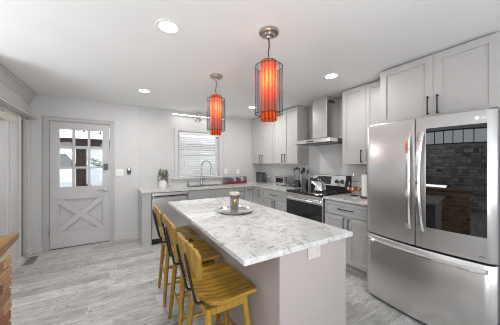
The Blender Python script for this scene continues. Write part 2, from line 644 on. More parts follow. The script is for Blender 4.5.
def thing(name, label, cat, loc=(0, 0, 0), group=None):
    o = bpy.data.objects.new(name, None)
    o.empty_display_size = 0.1
    COL.objects.link(o)
    o.location = loc
    o['label'] = label
    o['category'] = cat
    if group:
        o['group'] = group
    return o


def tag(o, label, cat, group=None):
    o['label'] = label
    o['category'] = cat
    if group:
        o['group'] = group
    return o


def copy_tree(o, parent=None):
    c = o.copy()
    COL.objects.link(c)
    if parent is not None:
        c.parent = parent
    for ch in list(o.children):
        copy_tree(ch, c)
    return c


def struct(mb, name, mat, parent=None):
    return mb.build(name, mat, parent, 'structure')


# ------------------------------------------------------------------ room shell
XR, YB, H = 3.12, 4.60, 2.44
XL = -1.146
X0, Y0 = -4.30, -2.60           # sitting room wall, rear wall

struct(MB().box(X0 - 0.2, XR + 0.15, Y0 - 0.2, YB + 0.15, -0.10, 0.0), 'floor', M['floor'])
struct(MB().box(X0 - 0.2, XR + 0.15, Y0 - 0.2, YB + 0.15, H, H + 0.12), 'ceiling', M['ceiling'])
# back wall around the door and window openings (plain paint left of the tiled stretch)
w = MB()
SEAM = 0.334
w.box(X0 - 0.1, -0.93, YB, YB + 0.13, 0, H)
w.box(-0.93, -0.10, YB, YB + 0.13, 2.055, H)
w.box(-0.10, SEAM, YB, YB + 0.13, 0, H)
struct(w, 'wall_back', M['wall'])
w = MB()
w.box(SEAM, 1.06, YB - 0.004, YB + 0.13, 0, H)
w.box(1.06, 1.97, YB - 0.004, YB + 0.13, 0, 1.08)
w.box(1.06, 1.97, YB - 0.004, YB + 0.13, 2.03, H)
w.box(1.97, XR + 0.1, YB - 0.004, YB + 0.13, 0, H)
struct(w, 'wall_back_tiled', M['wall_tile'])
struct(MB().box(XR, XR + 0.12, Y0, YB, 0, H), 'wall_right', M['wall'])
struct(MB().box(XR - 0.008, XR, 1.40, YB - 0.004, 0.915, 1.80), 'wall_right_backsplash', M['splash'])
# left wall: solid stub by the corner, header above the wide opening to the sitting room
w = MB()
w.box(XL - 0.14, XL, 4.44, YB, 0, 2.05)
w.box(XL - 0.14, XL, 3.74, 4.22, 0, 2.05)
w.box(XL - 0.60, XL - 0.14, 4.16, 4.22, 0, 2.05)
w.box(XL - 0.60, XL - 0.14, 4.44, 4.50, 0, 2.05)
w.box(XL - 0.66, XL - 0.60, 4.16, 4.50, 0, 2.05)
w.box(XL - 0.60, XL - 0.14, 4.22, 4.44, 2.0, 2.05)
w.box(XL - 0.14, XL, 2.95, YB, 2.05, H)
w.box(XL - 0.14, XL, 2.95, 3.10, 0, 2.05)
struct(w, 'wall_left', M['wall'])
struct(MB().box(X0 - 0.12, X0, Y0, YB, 0, 1.93).box(X0 - 0.12, X0, Y0, -1.2, 1.93, H).box(X0 - 0.12, X0, 3.4, YB, 1.93, H)
       .box(X0 - 0.12, X0, -1.2, 3.4, 2.38, H), 'wall_sitting_room', M['wall'])
struct(MB().box(X0, -3.6, Y0 - 0.12, Y0, 0, H).box(-1.6, -0.7, Y0 - 0.12, Y0, 0, H).box(-3.6, -1.6, Y0 - 0.12, Y0, 0, 0.5).box(-3.6, -1.6, Y0 - 0.12, Y0, 2.3, H).box(2.5, XR + 0.1, Y0 - 0.12, Y0, 0, H)
       .box(-0.7, 2.5, Y0 - 0.12, Y0, 0, 0.5).box(-0.7, 2.5, Y0 - 0.12, Y0, 2.3, H), 'wall_rear', M['wall'])
# baseboards
bb = MB()
bb.box(-0.048, 0.36, YB - 0.016, YB, 0, 0.085, 0.003).box(-0.048, 0.36, YB - 0.024, YB, 0, 0.02, 0.003)
struct(bb, 'baseboard_back', M['trim'])
bb = MB()
bb.box(XL, -0.99, YB - 0.016, YB, 0, 0.10, 0.003).box(XL, -0.99, YB - 0.026, YB, 0, 0.025, 0.003)
struct(bb, 'baseboard_corner', M['trim'])
# crown moulding on the left wall: stepped profile run along the wall
prof = [(0, 2.275), (0.014, 2.275), (0.016, 2.292), (0.008, 2.296), (0.010, 2.302), (0.030, 2.318), (0.034, 2.336), (0.024, 2.340), (0.027, 2.348),
        (0.050, 2.366), (0.056, 2.386), (0.044, 2.390), (0.048, 2.396), (0.074, 2.408), (0.080, 2.424), (0.068, 2.427), (0.086, 2.432), (0.088, 2.438), (0, 2.438)]
cm = MB()
cm.prism([(XL + p, z) for p, z in prof], 2.95, YB - 0.002, 'Y')
struct(cm, 'trim_1', M['trim'])
# panel under the crown and the narrow ledge with its beaded upper edge
struct(MB().box(XL, XL + 0.018, 2.95, 4.42, 2.09, 2.285, 0.003), 'trim_2', M['wall'])
lg = MB().box(XL, -1.037, 2.95, YB - 0.002, 2.045, 2.068, 0.004)
ledge = struct(lg, 'trim_3', M['trim'])
bd = MB()
for i in range(44):
    y = 2.98 + i * 0.030
    bd.box(-1.058, -1.046, y, y + 0.014, 2.068, 2.078, 0.002)
bd.build('bead_strip', M['grey_plastic'], ledge, 'structure')
# casing beside the opening: fluted pilaster, grey strip for the reveal's shade, inner trim strip, plinth
ps = MB()
ps.box(XL - 0.005, XL + 0.026, 3.745, 3.80, 0.0, 1.965, 0.004)
ps.box(XL - 0.005, XL + 0.004, 3.80, 3.835, 0.0, 1.965)
ps.box(XL - 0.005, XL + 0.026, 3.835, 4.05, 0.0, 1.965, 0.004)
ps.box(XL - 0.005, XL + 0.008, 4.05, 4.075, 0.0, 2.01)
ps.box(XL - 0.005, XL + 0.045, 4.075, 4.12, 0.0, 2.01, 0.006)
ps.box(XL - 0.005, XL + 0.020, 4.12, 4.215, 0.0, 2.01, 0.006)
ps.box(XL - 0.005, XL + 0.058, 3.99, 4.20, 0.0, 0.07, 0.008)
ps.box(XL - 0.005, XL + 0.050, 4.0, 4.19, 0.07, 0.10, 0.008)
struct(ps, 'trim_4', M['trim'])
ps = MB()
ps.box(XL - 0.005, XL + 0.030, 4.445, 4.52, 0.0, 2.01, 0.005)
ps.box(XL - 0.005, XL + 0.012, 4.52, 4.555, 0.0, 2.01)
ps.box(XL - 0.005, XL + 0.045, 4.43, 4.56, 0.0, 0.09, 0.006)
struct(ps, 'trim_6', M['trim'])
struct(MB().box(XL - 0.055, XL - 0.012, 4.225, 4.395, 0.0, 1.99), 'niche_shade_strip', M['grey_plastic'])  # grey strip added so the narrow gap looks shaded
struct(MB().box(XL - 0.02, XL + 0.034, 2.95, 4.07, 1.885, 1.968, 0.004), 'trim_7', M['beige_trim'])
# glazed sidelight in the opening, next to the pilaster
wl = struct(MB().box(XL - 0.09, XL - 0.03, 3.10, 3.16, 0.0, 2.02)
            .box(XL - 0.09, XL - 0.03, 3.16, 3.74, 0.0, 0.12).box(XL - 0.09, XL - 0.03, 3.16, 3.74, 1.9, 2.02), 'window_2', M['trim'])
MB().box(XL - 0.064, XL - 0.058, 3.16, 3.74, 0.12, 1.9).build('pane', M['glass'], wl, 'structure')

# ------------------------------------------------------------------ door and its casing
dc = MB()
for (a, b_) in ((-0.990, -0.918), (-0.110, -0.045)):
    dc.box(a, b_, YB - 0.018, YB + 0.002, 0, 2.105, 0.004)
dc.box(-0.918, -0.110, YB - 0.018, YB + 0.002, 2.05, 2.105, 0.004)
dc.box(-0.995, -0.040, YB - 0.024, YB, 2.095, 2.115, 0.004)
dc.box(-0.930, -0.914, YB, YB + 0.12, 0, 2.055).box(-0.113, -0.100, YB, YB + 0.12, 0, 2.055)
dc.box(-0.914, -0.113, YB, YB + 0.12, 2.043, 2.055)
struct(dc, 'trim_8', M['grey_trim'])
DX0, DX1, DY0, DY1 = -0.910, -0.117, YB + 0.004, YB + 0.048
colsx = [(-0.797, -0.632), (-0.595, -0.428), (-0.392, -0.220)]
rowsz = [(1.66, 1.925), (1.318, 1.612), (0.985, 1.283)]
PX0, PX1, PZ0, PZ1 = -0.815, -0.208, 0.272, 0.795
d = MB()
d.box(DX0, colsx[0][0], DY0, DY1, 0.012, 2.040).box(colsx[2][1], DX1, DY0, DY1, 0.012, 2.040)
d.box(colsx[0][0], colsx[2][1], DY0, DY1, rowsz[0][1], 2.040)
d.box(colsx[0][0], colsx[2][1], DY0, DY1, PZ1, rowsz[2][0])
d.box(colsx[0][0], colsx[2][1], DY0, DY1, 0.012, PZ0)
d.box(colsx[0][0], PX1, DY0 + 0.030, DY1, PZ0, PZ1)
for i in (0, 1):
    d.box(colsx[i][1], colsx[i + 1][0], DY0 + 0.006, DY1 - 0.006, rowsz[2][0], rowsz[0][1], 0.004)
    for (xa, xb) in colsx:
        d.box(xa, xb, DY0 + 0.008, DY1 - 0.008, rowsz[i + 1][1], rowsz[i][0], 0.003)
# crossed boards over the recessed lower panel
cx, cz = (PX0 + PX1) / 2, (PZ0 + PZ1) / 2
hw = 0.042
for sgn in (1, -1):
    a = Vector((PX0, PZ0 if sgn > 0 else PZ1))
    b_ = Vector((PX1, PZ1 if sgn > 0 else PZ0))
    t = (b_ - a).normalized()
    dz = hw / abs(t.x)
    dx = hw / abs(t.y)
    s = sgn
    poly = [(a.x, a.y), (a.x + dx, a.y), (b_.x, b_.y - s * dz), (b_.x, b_.y), (b_.x - dx, b_.y), (a.x, a.y + s * dz)]
    d.prism(poly, DY0 + (0.001 if sgn > 0 else 0.002), DY1 - 0.01, 'Y')
# beads along the four triangular panels
ddx, ddz = (PX1 - PX0), (PZ1 - PZ0)
kx_, kz_ = hw / (ddz / math.hypot(ddx, ddz)), hw / (ddx / math.hypot(ddx, ddz))
for tri in (((PX0 + kx_, PZ0), (PX1 - kx_, PZ0), (cx, cz - kz_)), ((PX0 + kx_, PZ1), (PX1 - kx_, PZ1), (cx, cz + kz_)),
            ((PX0, PZ0 + kz_), (PX0, PZ1 - kz_), (cx - kx_, cz)), ((PX1, PZ0 + kz_), (PX1, PZ1 - kz_), (cx + kx_, cz))):
    for i in range(3):
        a, b_ = tri[i], tri[(i + 1) % 3]
        d.tube([(a[0], DY0 + 0.002, a[1]), (b_[0], DY0 + 0.002, b_[1])], 0.0065, 8)
# small moulding around the recessed panel
for (x0, x1, z0, z1) in ((PX0, PX1, PZ1 - 0.008, PZ1 + 0.004), (PX0, PX1, PZ0 - 0.004, PZ0 + 0.008),
                         (PX0 - 0.004, PX0 + 0.008, PZ0, PZ1), (PX1 - 0.008, PX1 + 0.004, PZ0, PZ1)):
    d.box(x0, x1, DY0 - 0.004, DY0 + 0.01, z0, z1, 0.003)
door = struct(d, 'door_1', M['door'])
for (x0, x1) in colsx:
    for (z0, z1) in rowsz:
        MB().box(x0 - 0.003, x1 + 0.003, DY0 + 0.020, DY0 + 0.025, z0 - 0.003, z1 + 0.003).build('pane', M['glass'], door, 'structure')
for z in (1.88, 1.06, 0.276):
    MB().box(-0.925, -0.908, YB - 0.021, YB + 0.006, z - 0.05, z + 0.05, 0.003).tube([(-0.916, YB - 0.022, z - 0.05), (-0.916, YB - 0.022, z + 0.05)], 0.007).build('hinge', M['nickel'], door, 'structure')
hd = MB().box(-0.198, -0.142, DY0 - 0.012, DY0, 0.88, 0.94, 0.004)
hd.tube([(-0.170, DY0, 0.91), (-0.170, DY0 - 0.05, 0.91)], 0.012)
hd.tube([(-0.165, DY0 - 0.05, 0.91), (-0.22, DY0 - 0.055, 0.908), (-0.30, DY0 - 0.05, 0.905)], [0.012, 0.010, 0.008])
hd.build('door_lever', M['nickel'], door, 'structure')
MB().box(-0.200, -0.142, DY0 - 0.03, DY0, 1.26, 1.365, 0.006).build('keypad_deadbolt', M['bronze'], door, 'structure')
MB().box(DX0, DX1, YB - 0.01, YB + 0.10, 0.0, 0.012, 0.003).build('threshold', M['dark_steel'], door, 'structure')

# ------------------------------------------------------------------ window over the sink
wn = MB()
wn.box(0.993, 1.062, YB - 0.026, YB, 1.07, 2.105, 0.004).box(1.966, 2.036, YB - 0.026, YB, 1.07, 2.105, 0.004)
wn.box(1.062, 1.966, YB - 0.026, YB, 2.03, 2.105, 0.004)
wn.box(1.062, 1.075, YB, YB + 0.125, 1.08, 2.03).box(1.955, 1.968, YB, YB + 0.125, 1.08, 2.03)
wn.box(1.075, 1.955, YB, YB + 0.125, 2.02, 2.03)
window = struct(wn, 'window_1', M['trim'])
MB().box(0.93, 2.09, YB - 0.060, YB + 0.12, 1.045, 1.075, 0.004).box(0.96, 2.06, YB - 0.018, YB - 0.002, 0.985, 1.045, 0.003).build('window_sill', M['trim'], window, 'structure')
fr = MB()
fr.box(1.075, 1.115, YB + 0.07, YB + 0.11, 1.08, 2.02).box(1.915, 1.955, YB + 0.07, YB + 0.11, 1.08, 2.02)
fr.box(1.115, 1.915, YB + 0.07, YB + 0.11, 1.08, 1.12).box(1.115, 1.915, YB + 0.07, YB + 0.11, 1.98, 2.02)
fr.box(1.115, 1.915, YB + 0.065, YB + 0.105, 1.53, 1.57)
fr.build('window_sash', M['trim'], window, 'structure')
MB().box(1.115, 1.915, YB + 0.088, YB + 0.093, 1.12, 1.98).build('pane', M['glass'], window, 'structure')
# the blind
bl = thing('window_blind', 'white horizontal slat blind hanging in the window over the sink', 'blind', (1.515, YB + 0.03, 1.09))
MB().box(1.078, 1.952, YB - 0.004, YB + 0.05, 1.955, 2.018, 0.006).build('headrail', M['slat'], bl)
sl = MB()
ns = 21
for i in range(ns):
    z = 1.135 + i * 0.0385
    y = YB + 0.026
    th = math.radians(45)
    dy, dz = 0.024 * math.cos(th), 0.024 * math.sin(th)
    # room side edge low, slightly crowned slat
    top = [[(x, y - dy, z - dz), (x, y, z + 0.003), (x, y + dy, z + dz)] for x in (1.082, 1.948)]
    bot = [[(px, py, pz - 0.0025) for px, py, pz in row] for row in top]
    sl.grid_solid(top, bot)
sl.build('slats', M['slat_thin'], bl)
MB().box(1.082, 1.948, YB + 0.004, YB + 0.048, 1.088, 1.108, 0.004).build('bottom_rail', M['slat'], bl)
for x in (1.22, 1.81):
    MB().box(x - 0.004, x + 0.004, YB + 0.001, YB + 0.003, 1.10, 1.96).build('ladder_cord', M['slat'], bl)
MB().tube([(1.185, YB - 0.008, 1.96), (1.185, YB - 0.010, 1.30)], 0.004, 8).build('tilt_wand', M['white_plastic'], bl)

# light bar over the window
lb = thing('wall_light', 'slim white light bar with a chrome centre mount above the window', 'wall light', (1.47, YB - 0.004, 2.34))
MB().box(1.40, 1.54, YB - 0.030, YB - 0.004, 2.27, 2.40, 0.006).tube([(1.47, YB - 0.03, 2.345), (1.47, YB - 0.10, 2.345)], 0.022, 16).build('wall_mount', M['chrome'], lb)
MB().tube([(0.93, YB - 0.10, 2.345), (2.05, YB - 0.10, 2.345)], 0.012, 12).build('light_tube', M['bar_glow'], lb)
MB().tube([(1.43, YB - 0.10, 2.345), (1.51, YB - 0.10, 2.345)], 0.026, 16).box(1.425, 1.515, YB - 0.135, YB - 0.117, 2.285, 2.405, 0.006).build('centre_sleeve', M['chrome'], lb)
area_light('light_bar_lamp', (1.47, YB - 0.125, 2.34), (math.radians(20), 0, 0), 1.0, 0.03, 1.6, (1, 0.99, 0.98))

# ------------------------------------------------------------------ ceiling lights
CANS = [(0.34, 1.79, 'round recessed ceiling light nearest the camera, left of the pendants'),
        (0.34, 3.57, 'round recessed ceiling light over the floor near the grey door'),
        (2.23, 1.78, 'round recessed ceiling light beside the range hood and tall uppers'),
        (2.21, 3.56, 'round recessed ceiling light in the far corner near the back uppers')]
can0 = thing('recessed_light', CANS[0][2], 'ceiling light', (0.34, 1.79, H), 'recessed ceiling lights')
MB().lathe([(0.070, -0.001), (0.090, -0.001), (0.092, -0.004), (0.088, -0.008), (0.070, -0.006), (0.070, -0.001)], (0.34, 1.79, H), 40, True, 'Z', False).build('trim_ring', M['white_plastic'], can0)
MB().lathe([(0, -0.005), (0.071, -0.005), (0.071, -0.002), (0, -0.002)], (0.34, 1.79, H), 40).build('lens', M['lamp_glow'], can0)
for i, (x, y, lab) in enumerate(CANS):
    o = can0 if i == 0 else copy_tree(can0)
    o.location = (x, y, H)
    o['label'] = lab
    area_light('recessed_lamp', (x, y, H - 0.012), (0, 0, 0), 0.13, 0.13, CAN_POWER * (1.35 if y > 3 else 1.0), (1.0, 0.985, 0.965), 'DISK')

# ------------------------------------------------------------------ pendants
def make_pendant(x, y):
    p = thing('pendant_lamp', 'near pendant with orange inner shade and grey sheer outer drum, over island front', 'pendant lamp', (x, y, H), 'pendants over the island')
    MB().lathe([(0, 0), (0.077, 0), (0.080, -0.006), (0.078, -0.020), (0.070, -0.025), (0.050, -0.026), (0.046, -0.030), (0.040, -0.038), (0.016, -0.042), (0.012, -0.055), (0, -0.055)], (x, y, H), 40).build('ceiling_canopy', M['nickel'], p)
    MB().tube([(x, y, H - 0.05), (x + 0.004, y, H - 0.11), (x - 0.003, y, H - 0.17), (x, y, H - 0.225)], 0.0055, 8).build('cord', M['bronze'], p)
    zt, zb = 2.195, 1.725
    # inner orange shade, open at both ends, with rings
    inner = MB()
    ri = 0.065
    npl = 72
    loops = []
    for (z_, o_) in ((zb, 0.0), (zt, 0.0), (zt, -0.0015), (zb, -0.0015)):
        lp = []
        for k in range(npl):
            a = 2 * PI * k / npl
            r_ = ri + o_ + (0.0 if k % 3 else -0.007)      # pleats
            lp.append(inner.bm.verts.new((x + r_ * math.cos(a), y + r_ * math.sin(a), z_)))
        loops.append(lp)
    for q in range(4):
        A, B = loops[q], loops[(q + 1) % 4]
        for k in range(npl):
            inner.bm.faces.new((A[k], A[(k + 1) % npl], B[(k + 1) % npl], B[k]))
    ins = inner.build('inner_shade', M['shade'], p)
    for z in (zb, zt):
        rg = MB()
        rg.tube([(x + ri * math.cos(a), y + ri * math.sin(a), z) for a in [2 * PI * k / 32 for k in range(32)]], 0.0025, 6, False, True)
        for k in range(3 if z == zt else 0):
            a = k * 2 * PI / 3
            rg.tube([(x, y, zt), (x + ri * math.cos(a), y + ri * math.sin(a), zt)], 0.002, 6)
        rg.build('shade_ring', M['bronze'], ins)
    # outer sheer drum
    ro, oz0, oz1 = 0.111, 1.775, 2.155
    MB().lathe([(ro, oz0), (ro, oz1), (ro - 0.0012, oz1), (ro - 0.0012, oz0), (ro, oz0)], (x, y, 0), 48, True, 'Z', False).build('outer_shade', M['sheer'], p)
    fr = MB()
    for z in (oz0, oz1):
        fr.tube([(x + ro * math.cos(a), y + ro * math.sin(a), z) for a in [2 * PI * k / 40 for k in range(40)]], 0.0032, 6, False, True)
        for k in range(4):
            a = k * PI / 2 + 0.3
            fr.tube([(x + ri * math.cos(a), y + ri * math.sin(a), z), (x + ro * math.cos(a), y + ro * math.sin(a), z)], 0.002, 6)
    for k in range(14):
        a = 2 * PI * k / 14
        fr.tube([(x + ro * math.cos(a), y + ro * math.sin(a), oz0), (x + ro * math.cos(a), y + ro * math.sin(a), oz1)], 0.0022, 6)
    fr.build('wire_frame', M['bronze'], p)
    sk = MB().tube([(x, y, H - 0.215), (x, y, 2.13)], 0.016, 14)
    sk.build('lamp_socket', M['nickel'], p)
    b_ = MB().sphere((x, y, 2.085), 0.030, 1, 1, 1.35, 10)
    b_.build('bulb', M['bulb_glow'], p)
    return p


pend = make_pendant(1.046, 1.440)
pend2 = copy_tree(pend)
pend2.location = (1.032, 2.511, H)
pend2['label'] = 'far pendant with orange inner shade and grey sheer outer drum, toward the window'
for (x, y) in ((1.040, 1.440), (1.032, 2.511)):
    ld = bpy.data.lights.new('pendant_bulb_light', 'POINT')
    ld.energy = PENDANT_POWER
    ld.color = (1.0, 0.86, 0.62)
    ld.shadow_soft_size = 0.035
    lo = bpy.data.objects.new('pendant_bulb_light', ld)
    COL.objects.link(lo)
    lo.location = (x, y, 2.02)


# ------------------------------------------------------------------ cabinets
class Face:
    """face frame: u along the front, n out of the front"""

    def __init__(self, axis, plane):
        self.axis, self.plane = axis, plane

    def box(self, mb, u0, u1, n0, n1, z0, z1, bev=0.0):
        # n measured outwards from the plane of the closed front
        if self.axis == 'Y-':      # front looks to -Y, u = X
            mb.box(u0, u1, self.plane - n1, self.plane - n0, z0, z1, bev)
        elif self.axis == 'X-':    # front looks to -X, u = Y
            mb.box(self.plane - n1, self.plane - n0, u0, u1, z0, z1, bev)
        elif self.axis == 'X+':
            mb.box(self.plane + n0, self.plane + n1, u0, u1, z0, z1, bev)
        return mb

    def pt(self, u, n, z):
        if self.axis == 'Y-':
            return (u, self.plane - n, z)
        if self.axis == 'X-':
            return (self.plane - n, u, z)
        return (self.plane + n, u, z)


def shaker(face, u0, u1, z0, z1, mat, parent, name='cabinet_door', st=0.060):
    g = 0.0015
    u0 += g; u1 -= g; z0 += g; z1 -= g
    st = min(st, (u1 - u0) * 0.28, (z1 - z0) * 0.30)
    m = MB()
    face.box(m, u0, u0 + st, 0, 0.020, z0, z1, 0.0012)
    face.box(m, u1 - st, u1, 0, 0.020, z0, z1, 0.0012)
    face.box(m, u0 + st, u1 - st, 0, 0.020, z1 - st, z1, 0.0012)
    face.box(m, u0 + st, u1 - st, 0, 0.020, z0, z0 + st, 0.0012)
    face.box(m, u0 + st, u1 - st, 0, 0.009, z0 + st, z1 - st)
    return m.build(name, mat, parent)


def pull(face, u, z, length, vertical, parent, mat=None, n0=0.020):
    m = MB()
    r = 0.0058
    out = n0 + 0.030
    h = length / 2
    a = [face.pt(u, n0, z - h + 0.012), face.pt(u, out, z - h + 0.012), face.pt(u, n0, z + h - 0.012), face.pt(u, out, z + h - 0.012)] if vertical else \
        [face.pt(u - h + 0.012, n0, z), face.pt(u - h + 0.012, out, z), face.pt(u + h - 0.012, n0, z), face.pt(u + h - 0.012, out, z)]
    m.tube([a[0], a[1]], r, 8).tube([a[2], a[3]], r, 8)
    if vertical:
        m.tube([face.pt(u, out, z - h), face.pt(u, out, z + h)], r, 8)
    else:
        m.tube([face.pt(u - h, out, z), face.pt(u + h, out, z)], r, 8)
    return m.build('handle', mat or M['black_metal'], parent)


CT = 0.885      # underside of worktops
FB = Face('Y-', 3.99)
FRT = Face('X-', 2.49)

# back run
ep = tag(MB().box(0.345, 0.488, 3.972, YB - 0.006, 0.0, CT, 0.002).build('end_panel', M['base'], origin=(0.42, 4.28, 0)),
         'grey cabinet end panel left of the dishwasher under the worktop end', 'cabinet panel')

dw = thing('dishwasher', 'stainless steel dishwasher under the back worktop, behind the stools', 'dishwasher', (0.79, 4.28, 0))
MB().box(0.494, 1.086, 3.995, YB - 0.02, 0.10, CT - 0.004).build('body', M['dark_steel'], dw)
dd = MB().box(0.497, 1.083, 3.962, 3.995, 0.105, 0.765, 0.004).box(0.497, 1.083, 3.962, 3.995, 0.822, CT - 0.012, 0.004)
dd.box(0.515, 1.065, 3.982, 3.995, 0.765, 0.822)
dwd = dd.build('dishwasher_door', M['steel'], dw)
MB().box(0.53, 1.05, 3.960, 3.975, 0.770, 0.800, 0.005).build('recessed_handle', M['steel_h'], dwd)
MB().box(0.520, 1.060, 3.975, 3.984, 0.802, 0.820).build('handle_slot', M['black_plastic'], dwd)
MB().box(0.50, 1.08, 4.03, 4.05, 0.0, 0.10).build('kick_plate', M['black_plastic'], dw)

sb = thing('base_cabinet', 'grey base cabinet under the sink with two plain false drawer fronts', 'cabinet', (1.55, 4.28, 0), 'base cabinets')
MB().box(1.092, 2.002, 3.992, YB - 0.006, 0.10, 0.66).box(1.092, 1.12, 3.992, YB - 0.006, 0.66, CT - 0.002).box(1.975, 2.002, 3.992, YB - 0.006, 0.66, CT - 0.002).box(1.12, 1.975, 3.992, 4.008, 0.66, CT - 0.002).build('carcass', M['base'], sb)
MB().box(1.092, 2.002, 4.05, 4.07, 0, 0.10).build('toe_kick', M['base'], sb)
for (a, b_) in ((1.096, 1.610), (1.616, 1.998)):
    shaker(FB, a, b_, 0.715, 0.872, M['base'], sb, 'false_drawer_front', 0.045)
    dr = shaker(FB, a, b_, 0.115, 0.705, M['base'], sb)
    pull(FB, 1.57 if a < 1.5 else 1.655, 0.60, 0.16, True, dr)

nb = thing('base_cabinet', 'narrow grey base cabinet with a drawer, right of the sink', 'cabinet', (2.13, 4.28, 0), 'base cabinets')
MB().box(2.006, 2.258, 3.992, YB - 0.006, 0.10, CT - 0.002).build('carcass', M['base'], nb)
MB().box(2.006, 2.258, 4.05, 4.07, 0, 0.10).build('toe_kick', M['base'], nb)
dr = shaker(FB, 2.008, 2.256, 0.715, 0.872, M['base'], nb, 'drawer', 0.04)
pull(FB, 2.15, 0.80, 0.12, False, dr)
dr = shaker(FB, 2.008, 2.256, 0.115, 0.705, M['base'], nb)
pull(FB, 2.215, 0.60, 0.16, True, dr)

cb = thing('base_cabinet', 'grey corner base cabinet with two doors meeting in the worktop corner', 'cabinet', (2.8, 4.2, 0), 'base cabinets')
MB().box(2.262, XR - 0.010, 3.992, YB - 0.006, 0.10, CT - 0.002).box(2.492, XR - 0.010, 3.582, 3.992, 0.10, CT - 0.002).build('carcass', M['base'], cb)
MB().box(2.262, 2.55, 4.05, 4.07, 0, 0.10).box(2.55, 2.57, 3.582, 4.07, 0, 0.10).build('toe_kick', M['base'], cb)
dr = shaker(FB, 2.264, 2.466, 0.115, 0.872, M['base'], cb)
pull(FB, 2.37, 0.815, 0.10, False, dr)
dr = shaker(FRT, 3.584, 3.968, 0.115, 0.872, M['base'], cb)
pull(FRT, 3.70, 0.76, 0.16, True, dr)


def drawer_base(y0, y1, label, mid, n=2):
    t = thing('base_cabinet', label, 'cabinet', (2.8, (y0 + y1) / 2, 0), 'base cabinets')
    MB().box(2.492, XR - 0.010, y0, y1, 0.10, CT - 0.002).build('carcass', M['base'], t)
    MB().box(2.55, 2.57, y0, y1, 0, 0.10).build('toe_kick', M['base'], t)
    dr = shaker(FRT, y0 + 0.002, y1 - 0.002, 0.705, 0.872, M['base'], t, 'drawer', 0.045)
    pull(FRT, (y0 + y1) / 2, 0.785, 0.22, False, dr)
    for k, (a, b_) in enumerate(((y0 + 0.002, mid), (mid, y1 - 0.002))):
        dr = shaker(FRT, a, b_, 0.115, 0.695, M['base'], t)
        pull(FRT, mid - 0.035 if k == 0 else mid + 0.035, 0.60, 0.17, True, dr)
    return t


drawer_base(2.866, 3.578, 'grey base cabinet between the range and the far corner', 3.225)
drawer_base(1.412, 2.086, 'grey base cabinet with drawer and two doors between range and fridge', 1.735)

# worktops
ct = MB()
SX0, SX1, SY0, SY1 = 1.17, 1.97, 4.12, 4.42        # sink cut-out
ct.box(0.330, SX0, 3.93, YB - 0.005, CT, 0.915)
ct.box(SX1, XR - 0.009, 3.93, YB - 0.005, CT, 0.915)
ct.box(SX0, SX1, 3.93, SY0, CT, 0.915).box(SX0, SX1, SY1, YB - 0.005, CT, 0.915)
ct.box(2.445, XR - 0.009, 2.862, 3.93, CT, 0.915)
tag(ct.build('worktop', M['granite'], origin=(1.8, 4.2, CT)), 'long white granite worktop turning the corner, with the sink let in', 'worktop')
tag(MB().box(2.445, XR - 0.009, 1.405, 2.088, CT, 0.915, 0.003).build('worktop', M['granite'], origin=(2.78, 1.75, CT)),
    'short white granite worktop between the range and the fridge', 'worktop')

# sink, faucet, soap pump
sk = thing('sink', 'stainless steel sink set in the back worktop under the window', 'sink', (1.57, 4.27, 0.70))
bs = MB()
bs.box(SX0, SX1, SY0, SY1, 0.690, 0.700)
bs.box(SX0, SX0 + 0.012, SY0, SY1, 0.70, 0.919).box(SX1 - 0.012, SX1, SY0, SY1, 0.70, 0.919)
bs.box(SX0, SX1, SY0, SY0 + 0.012, 0.70, 0.919).box(SX0, SX1, SY1 - 0.012, SY1, 0.70, 0.919)
bs.build('basin', M['steel_h'], sk)
MB().box(SX0 - 0.012, SX1 + 0.012, SY0 - 0.012, SY0 + 0.006, 0.9155, 0.921, 0.002).box(SX0 - 0.012, SX1 + 0.012, SY1 - 0.006, SY1 + 0.012, 0.9155, 0.921, 0.002) \
    .box(SX0 - 0.012, SX0 + 0.006, SY0, SY1, 0.9155, 0.921, 0.002).box(SX1 - 0.006, SX1 + 0.012, SY0, SY1, 0.9155, 0.921, 0.002).build('rim', M['steel_h'], sk)
MB().lathe([(0, 0.700), (0.04, 0.700), (0.045, 0.704), (0, 0.704)], (1.57, 4.27, 0), 24).build('drain', M['chrome'], sk)

fx, fy = 1.516, 4.475
fc = thing('faucet', 'tall arched chrome kitchen faucet with a pull-down spray behind the sink', 'faucet', (fx, fy, 0.915))
MB().lathe([(0, 0.9155), (0.030, 0.9155), (0.030, 0.922), (0.022, 0.930), (0.020, 1.03), (0.016, 1.04), (0, 1.04)], (fx, fy, 0), 24).build('base', M['faucet_steel'], fc)
arc = [(fx, fy, 1.03), (fx, fy, 1.30)]
for k in range(1, 13):
    a = PI * k / 12
    arc.append((fx + 0.085 * (1 - math.cos(a)), fy - 0.06 * (1 - math.cos(a)), 1.30 + 0.115 * math.sin(a)))
MB().tube(arc, 0.0125, 14).build('spout', M['faucet_steel'], fc)
e = arc[-1]
MB().tube([e, (e[0], e[1], e[2] - 0.05), (e[0], e[1], e[2] - 0.17)], [0.014, 0.018, 0.022], 14).build('spray_head', M['faucet_steel'], fc)
MB().tube([(fx + 0.018, fy, 1.0), (fx + 0.045, fy - 0.01, 1.005), (fx + 0.065, fy - 0.02, 1.06)], [0.010, 0.008, 0.007], 10).build('lever', M['faucet_steel'], fc)
sp = thing('soap_dispenser', 'small chrome soap pump on the worktop left of the faucet', 'soap dispenser', (1.235, 4.475, 0.915))
MB().lathe([(0, 0.9155), (0.022, 0.9155), (0.022, 0.935), (0.012, 0.945), (0.010, 0.99), (0, 0.99)], (1.235, 4.475, 0), 20).build('base', M['dark_steel'], sp)
MB().tube([(1.235, 4.475, 0.985), (1.235, 4.475, 1.005), (1.237, 4.42, 1.000)], 0.009, 10).build('nozzle', M['chrome'], sp)

# upper cabinets
FU = Face('X-', 2.84)
ZU0, ZU1 = 1.36, 2.42


